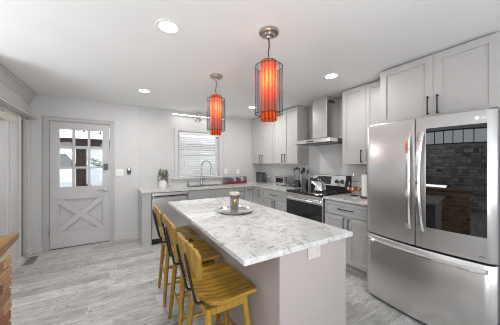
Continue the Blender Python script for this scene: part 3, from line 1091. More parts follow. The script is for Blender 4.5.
def upper(y0, y1, mid, label, pulls=0.165):
    t = thing('wall_cabinet', label, 'cabinet', (2.98, (y0 + y1) / 2, ZU0), 'upper wall cabinets')
    MB().box(2.842, XR - 0.010, y0, y1, ZU0, ZU1, 0.002).build('carcass', M['upper'], t)
    MB().box(2.865, XR - 0.010, y0 + 0.01, y1 - 0.002, ZU1, H - 0.002).build('top_filler', M['grey_trim'], t)
    for k, (a, b_) in enumerate(((y0 + 0.001, mid), (mid, y1 - 0.001))):
        dr = shaker(FU, a, b_, ZU0 + 0.002, ZU1 - 0.002, M['upper'], t)
        pull(FU, mid - 0.045 if k == 0 else mid + 0.045, 1.47, 0.17, True, dr)
    return t


upper(3.752, YB - 0.008, 4.15, 'pale grey double door wall cabinet in the far corner by the back wall')
upper(2.995, 3.749, 3.372, 'pale grey double door wall cabinet left of the range hood')
upper(1.405, 2.060, 1.712, 'pale grey double door wall cabinet right of the range hood')

FF = Face('X-', 2.60)
fcb = thing('fridge_cabinet', 'grey two door cabinet above the refrigerator reaching the ceiling', 'cabinet', (2.85, 0.92, 1.80))
MB().box(2.602, XR - 0.002, 0.458, 1.392, 1.80, ZU1, 0.002).build('carcass', M['upper'], fcb)
MB().box(2.625, XR - 0.002, 0.47, 1.382, ZU1, H - 0.002).build('top_filler', M['grey_trim'], fcb)
for k, (a, b_) in enumerate(((0.460, 0.895), (0.895, 1.390))):
    dr = shaker(FF, a, b_, 1.802, ZU1 - 0.002, M['upper'], fcb, 'cabinet_door', 0.065)
    pull(FF, 0.855 if k == 0 else 0.930, 1.935, 0.18, True, dr)

# ------------------------------------------------------------------ range hood
hdm = thing('range_hood', 'stainless chimney range hood on the wall above the range', 'range hood', (2.86, 2.478, 1.68))
cn = MB()
cn.prism([(2.595, 1.69), (2.600, 1.745), (XR - 0.010, 1.752), (XR - 0.010, 1.69)], 2.098, 2.858, 'Y', 0.002)
cn.prism([(2.78, 1.748), (2.815, 1.79), (XR - 0.010, 1.79), (XR - 0.010, 1.748)], 2.31, 2.646, 'Y')
cn.build('hood_canopy', M['steel_h'], hdm)
MB().box(2.815, XR - 0.010, 2.33, 2.626, 1.785, H - 0.002, 0.002).build('chimney', M['steel_h'], hdm)
MB().box(2.86, 3.0, 2.326, 2.331, 2.335, 2.375).build('vent_grille', M['dark_steel'], hdm)
MB().box(2.63, XR - 0.05, 2.13, 2.47, 1.684, 1.690).box(2.63, XR - 0.05, 2.49, 2.83, 1.684, 1.690).build('filter', M['dark_steel'], hdm)
MB().box(2.592, 2.598, 2.40, 2.55, 1.705, 1.725, 0.001).build('control_strip', M['dark_steel'], hdm)
for y in (2.25, 2.71):
    MB().lathe([(0, 1.680), (0.025, 1.680), (0.028, 1.685), (0, 1.685)], (2.70, y, 0), 20).build('hood_lamp', M['grey_plastic'], hdm)

# ------------------------------------------------------------------ range
RY0, RY1 = 2.094, 2.856
rg = thing('range', 'stainless electric range with black glass cooktop below the hood', 'range', (2.78, 2.475, 0))
MB().box(2.470, XR - 0.012, RY0, RY1, 0.06, 0.905).build('body', M['dark_steel'], rg)
MB().box(2.435, 3.01, RY0 - 0.003, RY1 + 0.003, 0.905, 0.926, 0.004).build('cooktop', M['black_glass'], rg)
for (cx_, cy_, r_) in ((2.60, 2.28, 0.105), (2.60, 2.67, 0.085), (2.86, 2.28, 0.08), (2.86, 2.67, 0.095)):
    MB().tube([(cx_ + r_ * math.cos(a), cy_ + r_ * math.sin(a), 0.9262) for a in [2 * PI * k / 40 for k in range(40)]], 0.0012, 4, False, True).build('burner_mark', M['grey_plastic'], rg)
MB().box(2.440, 2.470, RY0, RY1, 0.845, 0.900, 0.004).build('front_trim', M['steel_h'], rg)
od = MB().box(2.440, 2.470, RY0, RY1, 0.775, 0.842, 0.004).box(2.440, 2.470, RY0, RY0 + 0.03, 0.25, 0.775).box(2.440, 2.470, RY1 - 0.03, RY1, 0.25, 0.775).box(2.440, 2.470, RY0 + 0.03, RY1 - 0.03, 0.25, 0.36)
oven = od.build('oven_door', M['steel_h'], rg)
MB().box(2.437, 2.460, RY0 + 0.006, RY1 - 0.006, 0.355, 0.780, 0.003).build('oven_window', M['oven_glass'], oven)
hb = MB()
pts = []
for k in range(13):
    s = k / 12
    pts.append((2.440 - 0.055 * math.sin(PI * s) ** 0.35, RY0 + 0.02 + s * (RY1 - RY0 - 0.04), 0.815))
hb.tube(pts, 0.016, 12)
hb.build('oven_handle', M['chrome'], oven)
MB().box(2.440, 2.470, RY0, RY1, 0.07, 0.245, 0.004).build('storage_drawer', M['steel_h'], rg)
for (x, y) in ((2.5, RY0 + 0.05), (2.5, RY1 - 0.05), (3.05, RY0 + 0.05), (3.05, RY1 - 0.05)):
    MB().lathe([(0, 0), (0.02, 0), (0.02, 0.06), (0, 0.06)], (x, y, 0), 12).build('foot', M['black_plastic'], rg)
bgp = MB().prism([(3.005, 0.905), (3.005, 1.00), (2.985, 1.01), (3.02, 1.175), (XR - 0.012, 1.175), (XR - 0.012, 0.905)], RY0 + 0.012, RY1 - 0.012, 'Y')
bg = bgp.build('backguard', M['black_plastic'], rg)


def on_panel(y, s, out=0.0):
    """point on the sloped control face; s 0..1 from its bottom to its top"""
    return (2.985 + 0.035 * s - out, y, 1.01 + 0.165 * s)


pf = MB()
pf.prism([(2.982, 1.012), (3.017, 1.174), (3.021, 1.174), (2.988, 1.012)], RY0 + 0.04, RY1 - 0.014, 'Y')
pf.build('control_panel', M['steel_h'], bg)
dp = MB()
dp.prism([(2.984, 1.030), (3.008, 1.155), (3.012, 1.155), (2.99, 1.030)], 2.40, 2.66, 'Y')
dp.build('display', M['black_glass'], bg)
for y in (2.19, 2.28, 2.73, 2.81):
    a, b_ = on_panel(y, 0.5), on_panel(y, 0.42, 0.040)
    MB().tube([a, b_], [0.026, 0.021], 18).build('knob', M['dark_steel'], bg)

# kettle on the cooktop
kx, ky, kz = 2.74, 2.395, 0.9285
kt = thing('kettle', 'polished steel kettle with black handle standing on the cooktop', 'kettle', (kx, ky, kz))
MB().lathe([(0, kz), (0.088, kz), (0.096, kz + 0.012), (0.094, kz + 0.04), (0.076, kz + 0.09), (0.055, kz + 0.135), (0.046, kz + 0.155), (0, kz + 0.158)], (kx, ky, 0), 40).build('body', M['chrome'], kt)
MB().lathe([(0, kz + 0.155), (0.040, kz + 0.157), (0.030, kz + 0.168), (0.008, kz + 0.172), (0.012, kz + 0.190), (0, kz + 0.196)], (kx, ky, 0), 24).build('lid', M['chrome'], kt)
MB().tube([(kx - 0.02, ky + 0.07, kz + 0.085), (kx - 0.035, ky + 0.115, kz + 0.13), (kx - 0.04, ky + 0.130, kz + 0.155)], [0.022, 0.016, 0.013], 14).build('spout', M['chrome'], kt)
MB().tube([(kx, ky + 0.062, kz + 0.13), (kx, ky + 0.066, kz + 0.20), (kx, ky + 0.03, kz + 0.235), (kx, ky - 0.05, kz + 0.225), (kx, ky - 0.10, kz + 0.17), (kx, ky - 0.105, kz + 0.13)], [0.008, 0.010, 0.012, 0.013, 0.012, 0.009], 12).build('handle', M['black_plastic'], kt)

# ------------------------------------------------------------------ refrigerator
FY0, FY1 = 0.425, 1.365
FXE, BUL = 2.262, 0.050
FYC = (FY0 + FY1) / 2


def fx_at(y, base=FXE):
    s = (y - FYC) / ((FY1 - FY0) / 2)
    e = 1 - s * s
    edge = 0.020 * max(0.0, (abs(s) - 0.94) / 0.06) ** 2
    return base - BUL * e + edge


def curved_panel(y0, y1, z0, z1, thick=0.055, out=0.0, ny=18, r=0.006):
    m = MB()
    zs = [z0, z0 + r, z1 - r, z1]
    ins = [r * 0.7, 0, 0, r * 0.7]
    top, bot = [], []
    for i in range(ny + 1):
        y = y0 + (y1 - y0) * i / ny
        ed = 0.004 if i in (0, ny) else 0.0
        top.append([(fx_at(y) - out + q + ed, y, z) for z, q in zip(zs, ins)])
        bot.append([(FXE + thick, y, z) for z in zs])
    m.grid_solid(top, bot)
    return m


fg = thing('refrigerator', 'large stainless french door refrigerator with a dark glass window in its right door', 'refrigerator', (2.68, FYC, 0))
MB().box(2.330, 3.08, FY0 + 0.008, FY1 - 0.008, 0.035, 1.755, 0.004).build('case', M['dark_steel'], fg)
lf = curved_panel(FYC + 0.004, FY1, 0.665, 1.765).build('left_door', M['steel'], fg)
rf = curved_panel(FY0, FYC - 0.004, 0.665, 1.765).build('right_door', M['steel'], fg)
fz = curved_panel(FY0, FY1, 0.030, 0.648, ny=30).build('freezer_drawer', M['steel'], fg)
# glass window of the right door
gw = MB()
top, bot = [], []
for i in range(9):
    y = 0.468 + (0.815 - 0.468) * i / 8
    top.append([(fx_at(y) - 0.004, y, z) for z in (0.845, 1.668)])
    bot.append([(fx_at(y) + 0.004, y, z) for z in (0.845, 1.668)])
gw.grid_solid(top, bot)
gw.build('door_window', M['mirror_glass'], rf)


def door_handle(y, lean):
    m = MB()
    pts = []
    top, bot = [], []
    n = 24
    for k in range(n + 1):
        s = k / n
        z = 0.805 + s * (1.640 - 0.805)
        bow = math.sin(PI * s) ** 0.5
        out = 0.012 + 0.048 * bow
        yc = y + lean * 0.014 * (1 - math.sin(PI * s))
        wv = 0.017 + 0.004 * abs(2 * s - 1)
        x = fx_at(yc) - out
        top.append([(x + 0.006, yc - wv, z), (x - 0.004, yc - wv * 0.5, z), (x - 0.004, yc + wv * 0.5, z), (x + 0.006, yc + wv, z)])
        bot.append([(x + 0.016, yc - wv, z), (x + 0.014, yc - wv * 0.5, z), (x + 0.014, yc + wv * 0.5, z), (x + 0.016, yc + wv, z)])
    m.grid_solid(top, bot)
    for z in (0.812, 1.632):
        yc = y + lean * 0.012
        m.box(fx_at(yc) - 0.014, fx_at(yc) + 0.002, yc - 0.014, yc + 0.014, z - 0.012, z + 0.012, 0.002)
    return m


door_handle(FYC + 0.036, 1).build('handle', M['chrome'], lf)
door_handle(FYC - 0.036, -1).build('handle', M['chrome'], rf)
MB().box(fx_at(FYC - 0.036) - 0.068, fx_at(FYC - 0.036) - 0.062, FYC - 0.046, FYC - 0.026, 1.20, 1.235, 0.002).build('door_button', M['grey_plastic'], rf)
hm = MB()
top, bot = [], []
for k in range(31):
    s = k / 30
    y = FY0 + 0.035 + s * (FY1 - FY0 - 0.07)
    out = 0.010 + 0.045 * min(1.0, math.sin(PI * s) * 3.2) ** 0.6
    x = fx_at(y) - out
    top.append([(x + 0.006, y, 0.588), (x - 0.004, y, 0.597), (x - 0.004, y, 0.611), (x + 0.006, y, 0.620)])
    bot.append([(x + 0.018, y, 0.588), (x + 0.016, y, 0.597), (x + 0.016, y, 0.611), (x + 0.018, y, 0.620)])
hm.grid_solid(top, bot)
for y in (FY0 + 0.045, FY1 - 0.045):
    hm.box(fx_at(y) - 0.022, fx_at(y) + 0.003, y - 0.012, y + 0.012, 0.592, 0.616, 0.002)
hm.build('handle', M['chrome'], fz)
for ya in (FY0 + 0.006, FY1 - 0.05):
    MB().box(2.33, 2.47, ya, ya + 0.044, 1.755, 1.785, 0.004).build('hinge_cover', M['dark_steel'], fg)
MB().box(2.30, 3.0, FY0 + 0.03, FY1 - 0.03, 0.004, 0.035).build('base_grille', M['black_plastic'], fg)


def text_mesh(body, size, loc, mat, name, parent, extrude=0.0006):
    """raised lettering on a face that looks to -X"""
    cu = bpy.data.curves.new('lettering', 'FONT')
    cu.body = body
    cu.size = size
    cu.extrude = extrude
    ob = bpy.data.objects.new('lettering', cu)
    COL.objects.link(ob)
    bpy.context.view_layer.update()
    me = bpy.data.meshes.new_from_object(ob.evaluated_get(bpy.context.evaluated_depsgraph_get()))
    bpy.data.objects.remove(ob)
    bpy.data.curves.remove(cu)
    # text x -> -Y, text y -> Z, text z -> -X
    mt = Matrix(((0, 0, -1, loc[0]), (-1, 0, 0, loc[1]), (0, 1, 0, loc[2]), (0, 0, 0, 1)))
    me.transform(mt)
    off = Vector()
    p = parent
    while p is not None:
        off += p.location
        p = p.parent
    me.transform(Matrix.Translation(-off))
    me.materials.clear()
    me.materials.append(mat)
    o = bpy.data.objects.new(name, me)
    COL.objects.link(o)
    o.parent = parent
    return o


text_mesh('LG', 0.026, (fx_at(0.49) - 0.0005, 0.500, 1.702), M['chrome'], 'badge_lettering', rf)
MB().lathe([(0, -0.0015), (0.012, -0.0015), (0.012, 0.002), (0, 0.002)], (fx_at(0.52), 0.518, 1.711), 20, True, 'X').build('badge_disc', M['chrome'], rf)
text_mesh('InstaView', 0.015, (fx_at(0.495) - 0.002, 0.531, 0.700), M['black_plastic'], 'model_lettering', rf)

# ------------------------------------------------------------------ island
IX0, IX1, IY0, IY1 = 0.755, 1.317, 0.940, 2.700
isl = thing('island_cabinet', 'kitchen island cabinet of warm grey panels under the granite top', 'island', (1.036, 1.82, 0))
MB().box(IX0 + 0.004, IX1 - 0.004, IY0 + 0.004, IY1 - 0.004, 0.0, 0.889).build('body', M['island'], isl)
MB().box(IX0, IX1, IY0 - 0.006, IY0 + 0.006, 0.0, 0.8885, 0.002).box(IX0 - 0.006, IX0 + 0.010, IY0 - 0.010, IY0 + 0.010, 0.0, 0.8885, 0.003).build('end_panel', M['island'], isl)
MB().box(IX0 - 0.006, IX0 + 0.006, IY0 + 0.012, IY1, 0.0, 0.8885, 0.002).build('back_panel', M['island'], isl)
MB().box(IX1 - 0.004, IX1 + 0.002, IY0, IY1, 0.10, 0.885).build('face_frame', M['island'], isl)
FI = Face('X+', IX1 + 0.002)
for k in range(4):
    a = IY0 + 0.01 + k * (IY1 - IY0 - 0.02) / 4
    b_ = a + (IY1 - IY0 - 0.02) / 4
    dr = shaker(FI, a, b_, 0.72, 0.880, M['island'], isl, 'drawer', 0.04)
    pull(FI, (a + b_) / 2, 0.80, 0.16, False, dr)
    dr = shaker(FI, a, b_, 0.11, 0.71, M['island'], isl)
    pull(FI, b_ - 0.04 if k % 2 == 0 else a + 0.04, 0.60, 0.16, True, dr)
tag(MB().box(0.516, 1.356, 0.9075, 2.731, 0.890, 0.920, 0.004, 2).build('worktop', M['granite'], origin=(0.936, 1.82, 0.89)),
    'white granite island worktop with grey flecks and a seating overhang', 'worktop')
ol = thing('outlet', 'white outlet plate on the island end just below the granite', 'outlet', (1.012, IY0 - 0.007, 0.85))
MB().box(0.958, 1.064, IY0 - 0.013, IY0 - 0.0065, 0.812, 0.886, 0.002).build('cover_plate', M['outlet_pink'], ol)
for x in (0.984, 1.038):
    MB().box(x - 0.016, x + 0.016, IY0 - 0.0155, IY0 - 0.0125, 0.833, 0.865, 0.002).build('socket', M['outlet_pink'], ol)

# ------------------------------------------------------------------ things on the island
ty = (0.962, 1.862)
tr = thing('tray', 'round silver tray lying on the island worktop', 'tray', (ty[0], ty[1], 0.9205))
z0 = 0.9205
MB().lathe([(0, z0), (0.145, z0), (0.158, z0 + 0.010), (0.166, z0 + 0.022), (0.163, z0 + 0.023), (0.154, z0 + 0.012), (0.142, z0 + 0.004), (0, z0 + 0.004)], (ty[0], ty[1], 0), 56).build('dish', M['chrome'], tr)
bdm = MB()
for k in range(40):
    a = 2 * PI * k / 40
    bdm.sphere((ty[0] + 0.1645 * math.cos(a), ty[1] + 0.1645 * math.sin(a), z0 + 0.0225), 0.0035, n=6)
bdm.build('beaded_rim', M['steel_h'], tr)
z1 = z0 + 0.0045
cx_, cy_ = 0.952, 1.862
tb = thing('candle_jar', 'tall bronze and pink candle jar with a gold emblem standing on the silver tray', 'candle', (cx_, cy_, z1))
MB().lathe([(0, z1), (0.035, z1), (0.037, z1 + 0.006), (0.042, z1 + 0.10), (0.048, z1 + 0.155), (0.045, z1 + 0.155), (0.039, z1 + 0.10), (0.033, z1 + 0.008), (0, z1 + 0.008)], (cx_, cy_, 0), 28).build('tumbler', M['jar_glass'], tb)
MB().lathe([(0, z1 + 0.010), (0.0325, z1 + 0.010), (0.0385, z1 + 0.10), (0.0425, z1 + 0.140), (0, z1 + 0.140)], (cx_, cy_, 0), 28).build('wax', M['amber'], tb)
lid = MB().lathe([(0, z1 + 0.1555), (0.049, z1 + 0.1555), (0.050, z1 + 0.162), (0.038, z1 + 0.172), (0.018, z1 + 0.180), (0, z1 + 0.181)], (cx_, cy_, 0), 28)
for k in range(9):
    a = 2 * PI * k / 9
    lid.sphere((cx_ + 0.040 * math.cos(a), cy_ + 0.040 * math.sin(a), z1 + 0.172), 0.011, n=8)
lid.build('frilled_lid', M['pale_pink'], tb)
em = Vector((-0.28, -0.96, 0))
MB().sphere((cx_ + em.x * 0.0435, cy_ + em.y * 0.0435, z1 + 0.105), 0.016, 1, 0.35, 1.2, 8).build('emblem', M['gold'], tb)

# ------------------------------------------------------------------ stools
def make_stool():
    s = thing('bar_stool', 'nearest honey oak bar stool with black metal back posts at the island corner', 'stool', (0, 0, 0), 'oak bar stools at the island')
    # seat: ten fore-and-aft slats moulded as one dished panel
    nsl = 9
    W, D = 0.42, 0.350
    top, bot = [], []
    nx = 16
    ycols = []
    for k in range(nsl):
        for q in (0.0, 0.10, 0.19, 0.5, 0.81, 0.90):
            ycols.append((k + q) / nsl)
    ycols.append(1.0)
    for i in range(nx + 1):
        u = i / nx
        rt, rb = [], []
        for v in ycols:
            y = -W / 2 + W * v
            half = D / 2
            rnd = 0.035 * (abs(2 * v - 1) ** 4)          # rounded plan corners
            x = 0.014 - half + rnd + (2 * half - 2 * rnd) * u
            t = (x - 0.014) / half
            zc = 0.010 * t * t - (0.020 * max(0, t - 0.55) ** 2 / 0.2) + (0.016 * max(0, -t - 0.5) / 0.5)
            zc += 0.018 * (2 * v - 1) ** 2 - 0.006
            fr_ = (v * nsl) % 1.0
            mf = min(fr_, 1 - fr_)
            groove = (0.017 if mf < 0.03 else 0.015 if mf < 0.12 else 0.0) if 0.02 < v < 0.98 else 0.0
            rt.append((x, y, 0.628 + zc - groove))
            rb.append((x, y, 0.606 + zc))
        top.append(rt)
        bot.append(rb)
    MB().grid_solid(top, bot).build('seat', M['stool_wood'], s)
    # curved slatted backrest
    nb_ = 7
    bt, bb_ = [], []
    cols = []
    for k in range(nb_):
        for q in (0.0, 0.06, 0.13, 0.5, 0.87, 0.94):
            cols.append((k + q) / nb_)
    cols.append(1.0)
    nz = 8
    for v in cols:
        ry0 = -0.20 + 0.40 * v
        fr_ = (v * nb_) % 1.0
        mf = min(fr_, 1 - fr_)
        gr = (0.008 if mf < 0.03 else 0.007 if mf < 0.08 else 0.0) if 0.02 < v < 0.98 else 0.0
        a = (2 * v - 1)
        sc = 0.010 * abs(math.sin(PI * fr_))
        tz = 0.942 + sc - 0.012 * a * a - 0.030 * a ** 6
        bz = 0.752 - 0.008 * abs(math.sin(PI * fr_)) + 0.018 * a * a
        x = -0.192 + 0.022 * a * a
        r1, r2 = [], []
        for j in range(nz + 1):
            z = bz + (tz - bz) * j / nz
            lean = -0.16 * (z - 0.75)
            ry = ry0 * (0.80 + 0.20 * (j / nz) ** 0.7)
            belly = 0.006 * math.sin(PI * j / nz)
            r1.append((x + lean + 0.010 - gr, ry, z))
            r2.append((x + lean - 0.009 - belly * 0.3 + gr, ry, z))
        bt.append(r1)
        bb_.append(r2)
    MB().grid_solid(bt, bb_).build('backrest', M['stool_leg'], s)
    for sy in (-1, 1):
        y = sy * 0.082
        MB().tube([(-0.03, y, 0.590), (-0.150, y, 0.588), (-0.168, y, 0.594), (-0.178, y, 0.614), (-0.196, y, 0.70), (-0.214, y, 0.78), (-0.230, y, 0.860), (-0.235, y, 0.890)],
                  [0.0075] * 7 + [0.006], 10).build('back_post', M['black_metal'], s)
    MB().box(-0.10, 0.10, -0.10, 0.10, 0.578, 0.604, 0.004).build('swivel_plate', M['black_metal'], s)
    fr_ = MB()
    fr_.box(-0.135, 0.135, -0.150, -0.122, 0.535, 0.578, 0.005).box(-0.135, 0.135, 0.122, 0.150, 0.535, 0.578, 0.005)
    fr_.box(-0.135, -0.107, -0.122, 0.122, 0.535, 0.578, 0.005).box(0.107, 0.135, -0.122, 0.122, 0.535, 0.578, 0.005)
    fr_.build('seat_frame', M['stool_leg'], s)
    def leg_pt(sx, sy, z):
        f = 1 - z / 0.578
        return (sx * (0.115 + 0.045 * f), sy * (0.130 + 0.060 * f), z)
    for sx in (-1, 1):
        for sy in (-1, 1):
            zs = [0.0, 0.02, 0.15, 0.35, 0.50, 0.575]
            MB().tube([leg_pt(sx, sy, z) for z in zs], [0.0125, 0.014, 0.017, 0.020, 0.0215, 0.020], 12).build('leg', M['stool_leg'], s)
    for sy in (-1, 1):
        for z in (0.20, 0.36):
            MB().tube([leg_pt(-1, sy, z), leg_pt(0, sy, z + 0.0) , leg_pt(1, sy, z)], [0.009, 0.012, 0.009], 10).build('stretcher', M['stool_leg'], s)
    for sx in (-1, 1):
        z = 0.27
        MB().tube([leg_pt(sx, -1, z), leg_pt(sx, 0, z), leg_pt(sx, 1, z)], [0.009, 0.012, 0.009], 10).build('stretcher', M['stool_leg'], s)
    return s


SPOTS = [(0.548, 1.300, 0.03, 'nearest honey oak bar stool, its seat lit at the island corner'),
         (0.556, 1.850, -0.02, 'middle honey oak bar stool of the row of three along the island'),
         (0.552, 2.410, -0.03, 'farthest honey oak bar stool, closest to the dishwasher')]
st0 = make_stool()
for i, (x, y, a, lab) in enumerate(SPOTS):
    o = st0 if i == 0 else copy_tree(st0)
    o.location = (x, y, 0)
    o.rotation_euler = (0, 0, a)
    o['label'] = lab

# ------------------------------------------------------------------ plant on the back worktop
px, py, pz = 0.724, 4.30, 0.9155
pl = thing('potted_plant', 'trailing sage green plant in a white pot on the worktop left end', 'plant', (px, py, pz))
pot = MB().lathe([(0, pz), (0.055, pz), (0.068, pz + 0.03), (0.076, pz + 0.07), (0.072, pz + 0.12), (0.064, pz + 0.145), (0.058, pz + 0.145), (0.062, pz + 0.11), (0.062, pz + 0.10), (0, pz + 0.10)], (px, py, 0), 28)
pot.build('pot', M['white_ceramic'], pl)
MB().lathe([(0, pz + 0.1005), (0.060, pz + 0.1005), (0.056, pz + 0.125), (0, pz + 0.130)], (px, py, 0), 20).build('soil', M['soil'], pl)
rnd = random.Random(3)
stm, lv = MB(), MB()


def leaf(mb, p, dirv, ln, wd):
    d_ = Vector(dirv).normalized()
    side = d_.cross(Vector((rnd.uniform(-.4, .4), rnd.uniform(-.4, .4), 1))).normalized()
    p = Vector(p)
    q = [p, p + d_ * ln * 0.45 + side * wd, p + d_ * ln, p + d_ * ln * 0.45 - side * wd]
    up_ = side.cross(d_).normalized() * 0.002
    a = [mb.bm.verts.new(v) for v in q]
    b2 = [mb.bm.verts.new(v + up_) for v in q]
    mb.bm.faces.new(a)
    mb.bm.faces.new(b2[::-1])
    for i in range(4):
        mb.bm.faces.new((a[i], b2[i], b2[(i + 1) % 4], a[(i + 1) % 4]))


for k in range(26):
    a = rnd.uniform(0, 2 * PI)
    reach = rnd.uniform(0.05, 0.085)
    hgt = rnd.uniform(0.12, 0.26)
    drop = rnd.uniform(0.14, 0.42)
    base = Vector((px + 0.02 * math.cos(a), py + 0.02 * math.sin(a), pz + 0.12))
    pts = []
    for j in range(9):
        s = j / 8
        rr = 0.02 + reach * (s ** 0.8)
        zz = pz + 0.12 + hgt * math.sin(min(s * 1.6, 1.0) * PI / 2) - drop * max(0, s - 0.45) ** 1.4 * 1.6
        zz = max(zz, pz + 0.03)
        rr = max(rr, 0.02)
        if zz < pz + 0.15:
            rr = max(rr, 0.085)
        pts.append((px + rr * math.cos(a + 0.2 * s), py + rr * math.sin(a + 0.2 * s), zz))
    stm.tube(pts, 0.0016, 5)
    for j in range(2, 9):
        for rep in range(3):
            dv = (math.cos(a + rnd.uniform(-1.6, 1.6)), math.sin(a + rnd.uniform(-1.6, 1.6)), rnd.uniform(-0.9, 0.6))
            leaf(lv, pts[j], dv, rnd.uniform(0.018, 0.034), rnd.uniform(0.006, 0.010))
stm.build('stems', M['stem'], pl)
lv.build('foliage', M['leaf'], pl)

# ------------------------------------------------------------------ clutter on the worktops
rt = thing('storage_box', 'long clear storage box with red base and pink packets right of the sink', 'storage box', (2.27, 4.44, 0.9155))
b0 = 0.9155
MB().box(2.03, 2.53, 4.33, 4.52, b0, b0 + 0.045, 0.008, 2).build('red_base', M['red'], rt)
wl_ = MB()
wl_.box(2.03, 2.53, 4.33, 4.334, b0 + 0.046, b0 + 0.15).box(2.03, 2.53, 4.516, 4.52, b0 + 0.046, b0 + 0.15)
wl_.box(2.03, 2.034, 4.334, 4.516, b0 + 0.046, b0 + 0.15).box(2.526, 2.53, 4.334, 4.516, b0 + 0.046, b0 + 0.15)
wl_.build('clear_wall', M['jar_glass'], rt)
MB().box(2.04, 2.14, 4.34, 4.51, b0 + 0.047, b0 + 0.135, 0.004).build('dark_divider', M['grey_plastic'], rt)
rr_ = random.Random(5)
for k in range(6):
    x = 2.150 + k * 0.062
    MB().box(x, x + 0.052, 4.35, 4.50, b0 + 0.047, b0 + 0.095 + rr_.uniform(0, 0.045), 0.006).build('packet', M['berry'] if k % 3 != 1 else M['white_plastic'], rt)

for (y, lab) in ((4.472, 'tall dark square canister touching the back wall corner, left one of two'), (4.352, 'tall dark square canister in the worktop corner, right one of two')):
    cnr = thing('canister', lab, 'canister', (2.96, y, 0.9155), 'dark canisters in the corner')
    MB().box(2.905, 3.015, y - 0.052, y + 0.052, 0.9155, 1.125, 0.006).build('body', M['dark_steel'], cnr)
    MB().box(2.902, 3.018, y - 0.055, y + 0.055, 1.1255, 1.148, 0.005).build('lid', M['black_plastic'], cnr)
    MB().box(2.901, 2.9055, y - 0.052, y - 0.040, 0.93, 1.12).build('edge_strip', M['steel_h'], cnr)
so = thing('bottle', 'small grey bottle between the dark canisters and the toaster oven', 'bottle', (3.0, 4.16, 0.9155))
MB().lathe([(0, b0), (0.030, b0), (0.031, b0 + 0.08), (0.022, b0 + 0.11), (0.018, b0 + 0.125), (0, b0 + 0.125)], (3.0, 4.16, 0), 20).build('body', M['grey_plastic'], so)
MB().lathe([(0, b0 + 0.1255), (0.020, b0 + 0.1255), (0.018, b0 + 0.16), (0, b0 + 0.163)], (3.0, 4.16, 0), 20).build('cap', M['chrome'], so)

# toaster oven
to = thing('toaster_oven', 'compact silver toaster oven with a dark window on the far worktop', 'toaster oven', (2.97, 3.50, 0.9155))
MB().box(2.860, 3.09, 3.305, 3.695, b0 + 0.015, b0 + 0.205, 0.010, 2).build('housing', M['steel_h'], to)
MB().box(2.850, 2.862, 3.425, 3.685, b0 + 0.035, b0 + 0.185, 0.004).build('oven_door', M['steel_h'], to)
MB().box(2.846, 2.852, 3.445, 3.665, b0 + 0.060, b0 + 0.150).build('window', M['oven_glass'], to)
MB().tube([(2.83, 3.45, b0 + 0.172), (2.83, 3.66, b0 + 0.172)], 0.006, 8).tube([(2.83, 3.46, b0 + 0.172), (2.852, 3.46, b0 + 0.172)], 0.005, 8).tube([(2.83, 3.65, b0 + 0.172), (2.852, 3.65, b0 + 0.172)], 0.005, 8).build('handle', M['dark_steel'], to)
MB().box(2.852, 2.862, 3.312, 3.420, b0 + 0.03, b0 + 0.19, 0.003).build('control_panel', M['dark_steel'], to)
for z in (0.06, 0.11, 0.16):
    MB().lathe([(0, -0.02), (0.016, -0.02), (0.018, 0.0), (0, 0.0)], (2.853, 3.365, b0 + z), 16, True, 'X').build('knob', M['chrome'], to)
for (x, y) in ((2.88, 3.33), (2.88, 3.67), (3.07, 3.33), (3.07, 3.67)):
    MB().lathe([(0, 0), (0.012, 0), (0.012, 0.017), (0, 0.017)], (x, y, b0), 10).build('foot', M['black_plastic'], to)

# blender
bx_, by_ = 2.93, 3.125
bd_ = thing('blender', 'countertop blender with clear jar and dark lid beside the toaster oven', 'blender', (bx_, by_, b0))
MB().lathe([(0, b0), (0.075, b0), (0.078, b0 + 0.02), (0.066, b0 + 0.09), (0.052, b0 + 0.13), (0.045, b0 + 0.14), (0, b0 + 0.14)], (bx_, by_, 0), 24).build('motor_base', M['black_plastic'], bd_)
MB().lathe([(0.040, b0 + 0.141), (0.045, b0 + 0.145), (0.066, b0 + 0.335), (0.062, b0 + 0.335), (0.042, b0 + 0.15), (0.040, b0 + 0.141)], (bx_, by_, 0), 24, True, 'Z', False).build('jar', M['jar_glass'], bd_)
MB().lathe([(0, b0 + 0.3355), (0.070, b0 + 0.3355), (0.068, b0 + 0.355), (0.030, b0 + 0.360), (0.026, b0 + 0.378), (0, b0 + 0.378)], (bx_, by_, 0), 24).build('lid', M['black_plastic'], bd_)
MB().tube([(bx_, by_ + 0.064, b0 + 0.31), (bx_ - 0.01, by_ + 0.10, b0 + 0.29), (bx_ - 0.01, by_ + 0.095, b0 + 0.20), (bx_, by_ + 0.054, b0 + 0.185)], 0.008, 8).build('handle', M['jar_glass'], bd_)
MB().lathe([(0, -0.01), (0.016, -0.01), (0.018, 0.008), (0, 0.008)], (bx_ - 0.071, by_, b0 + 0.05), 14, True, 'X').build('dial', M['chrome'], bd_)

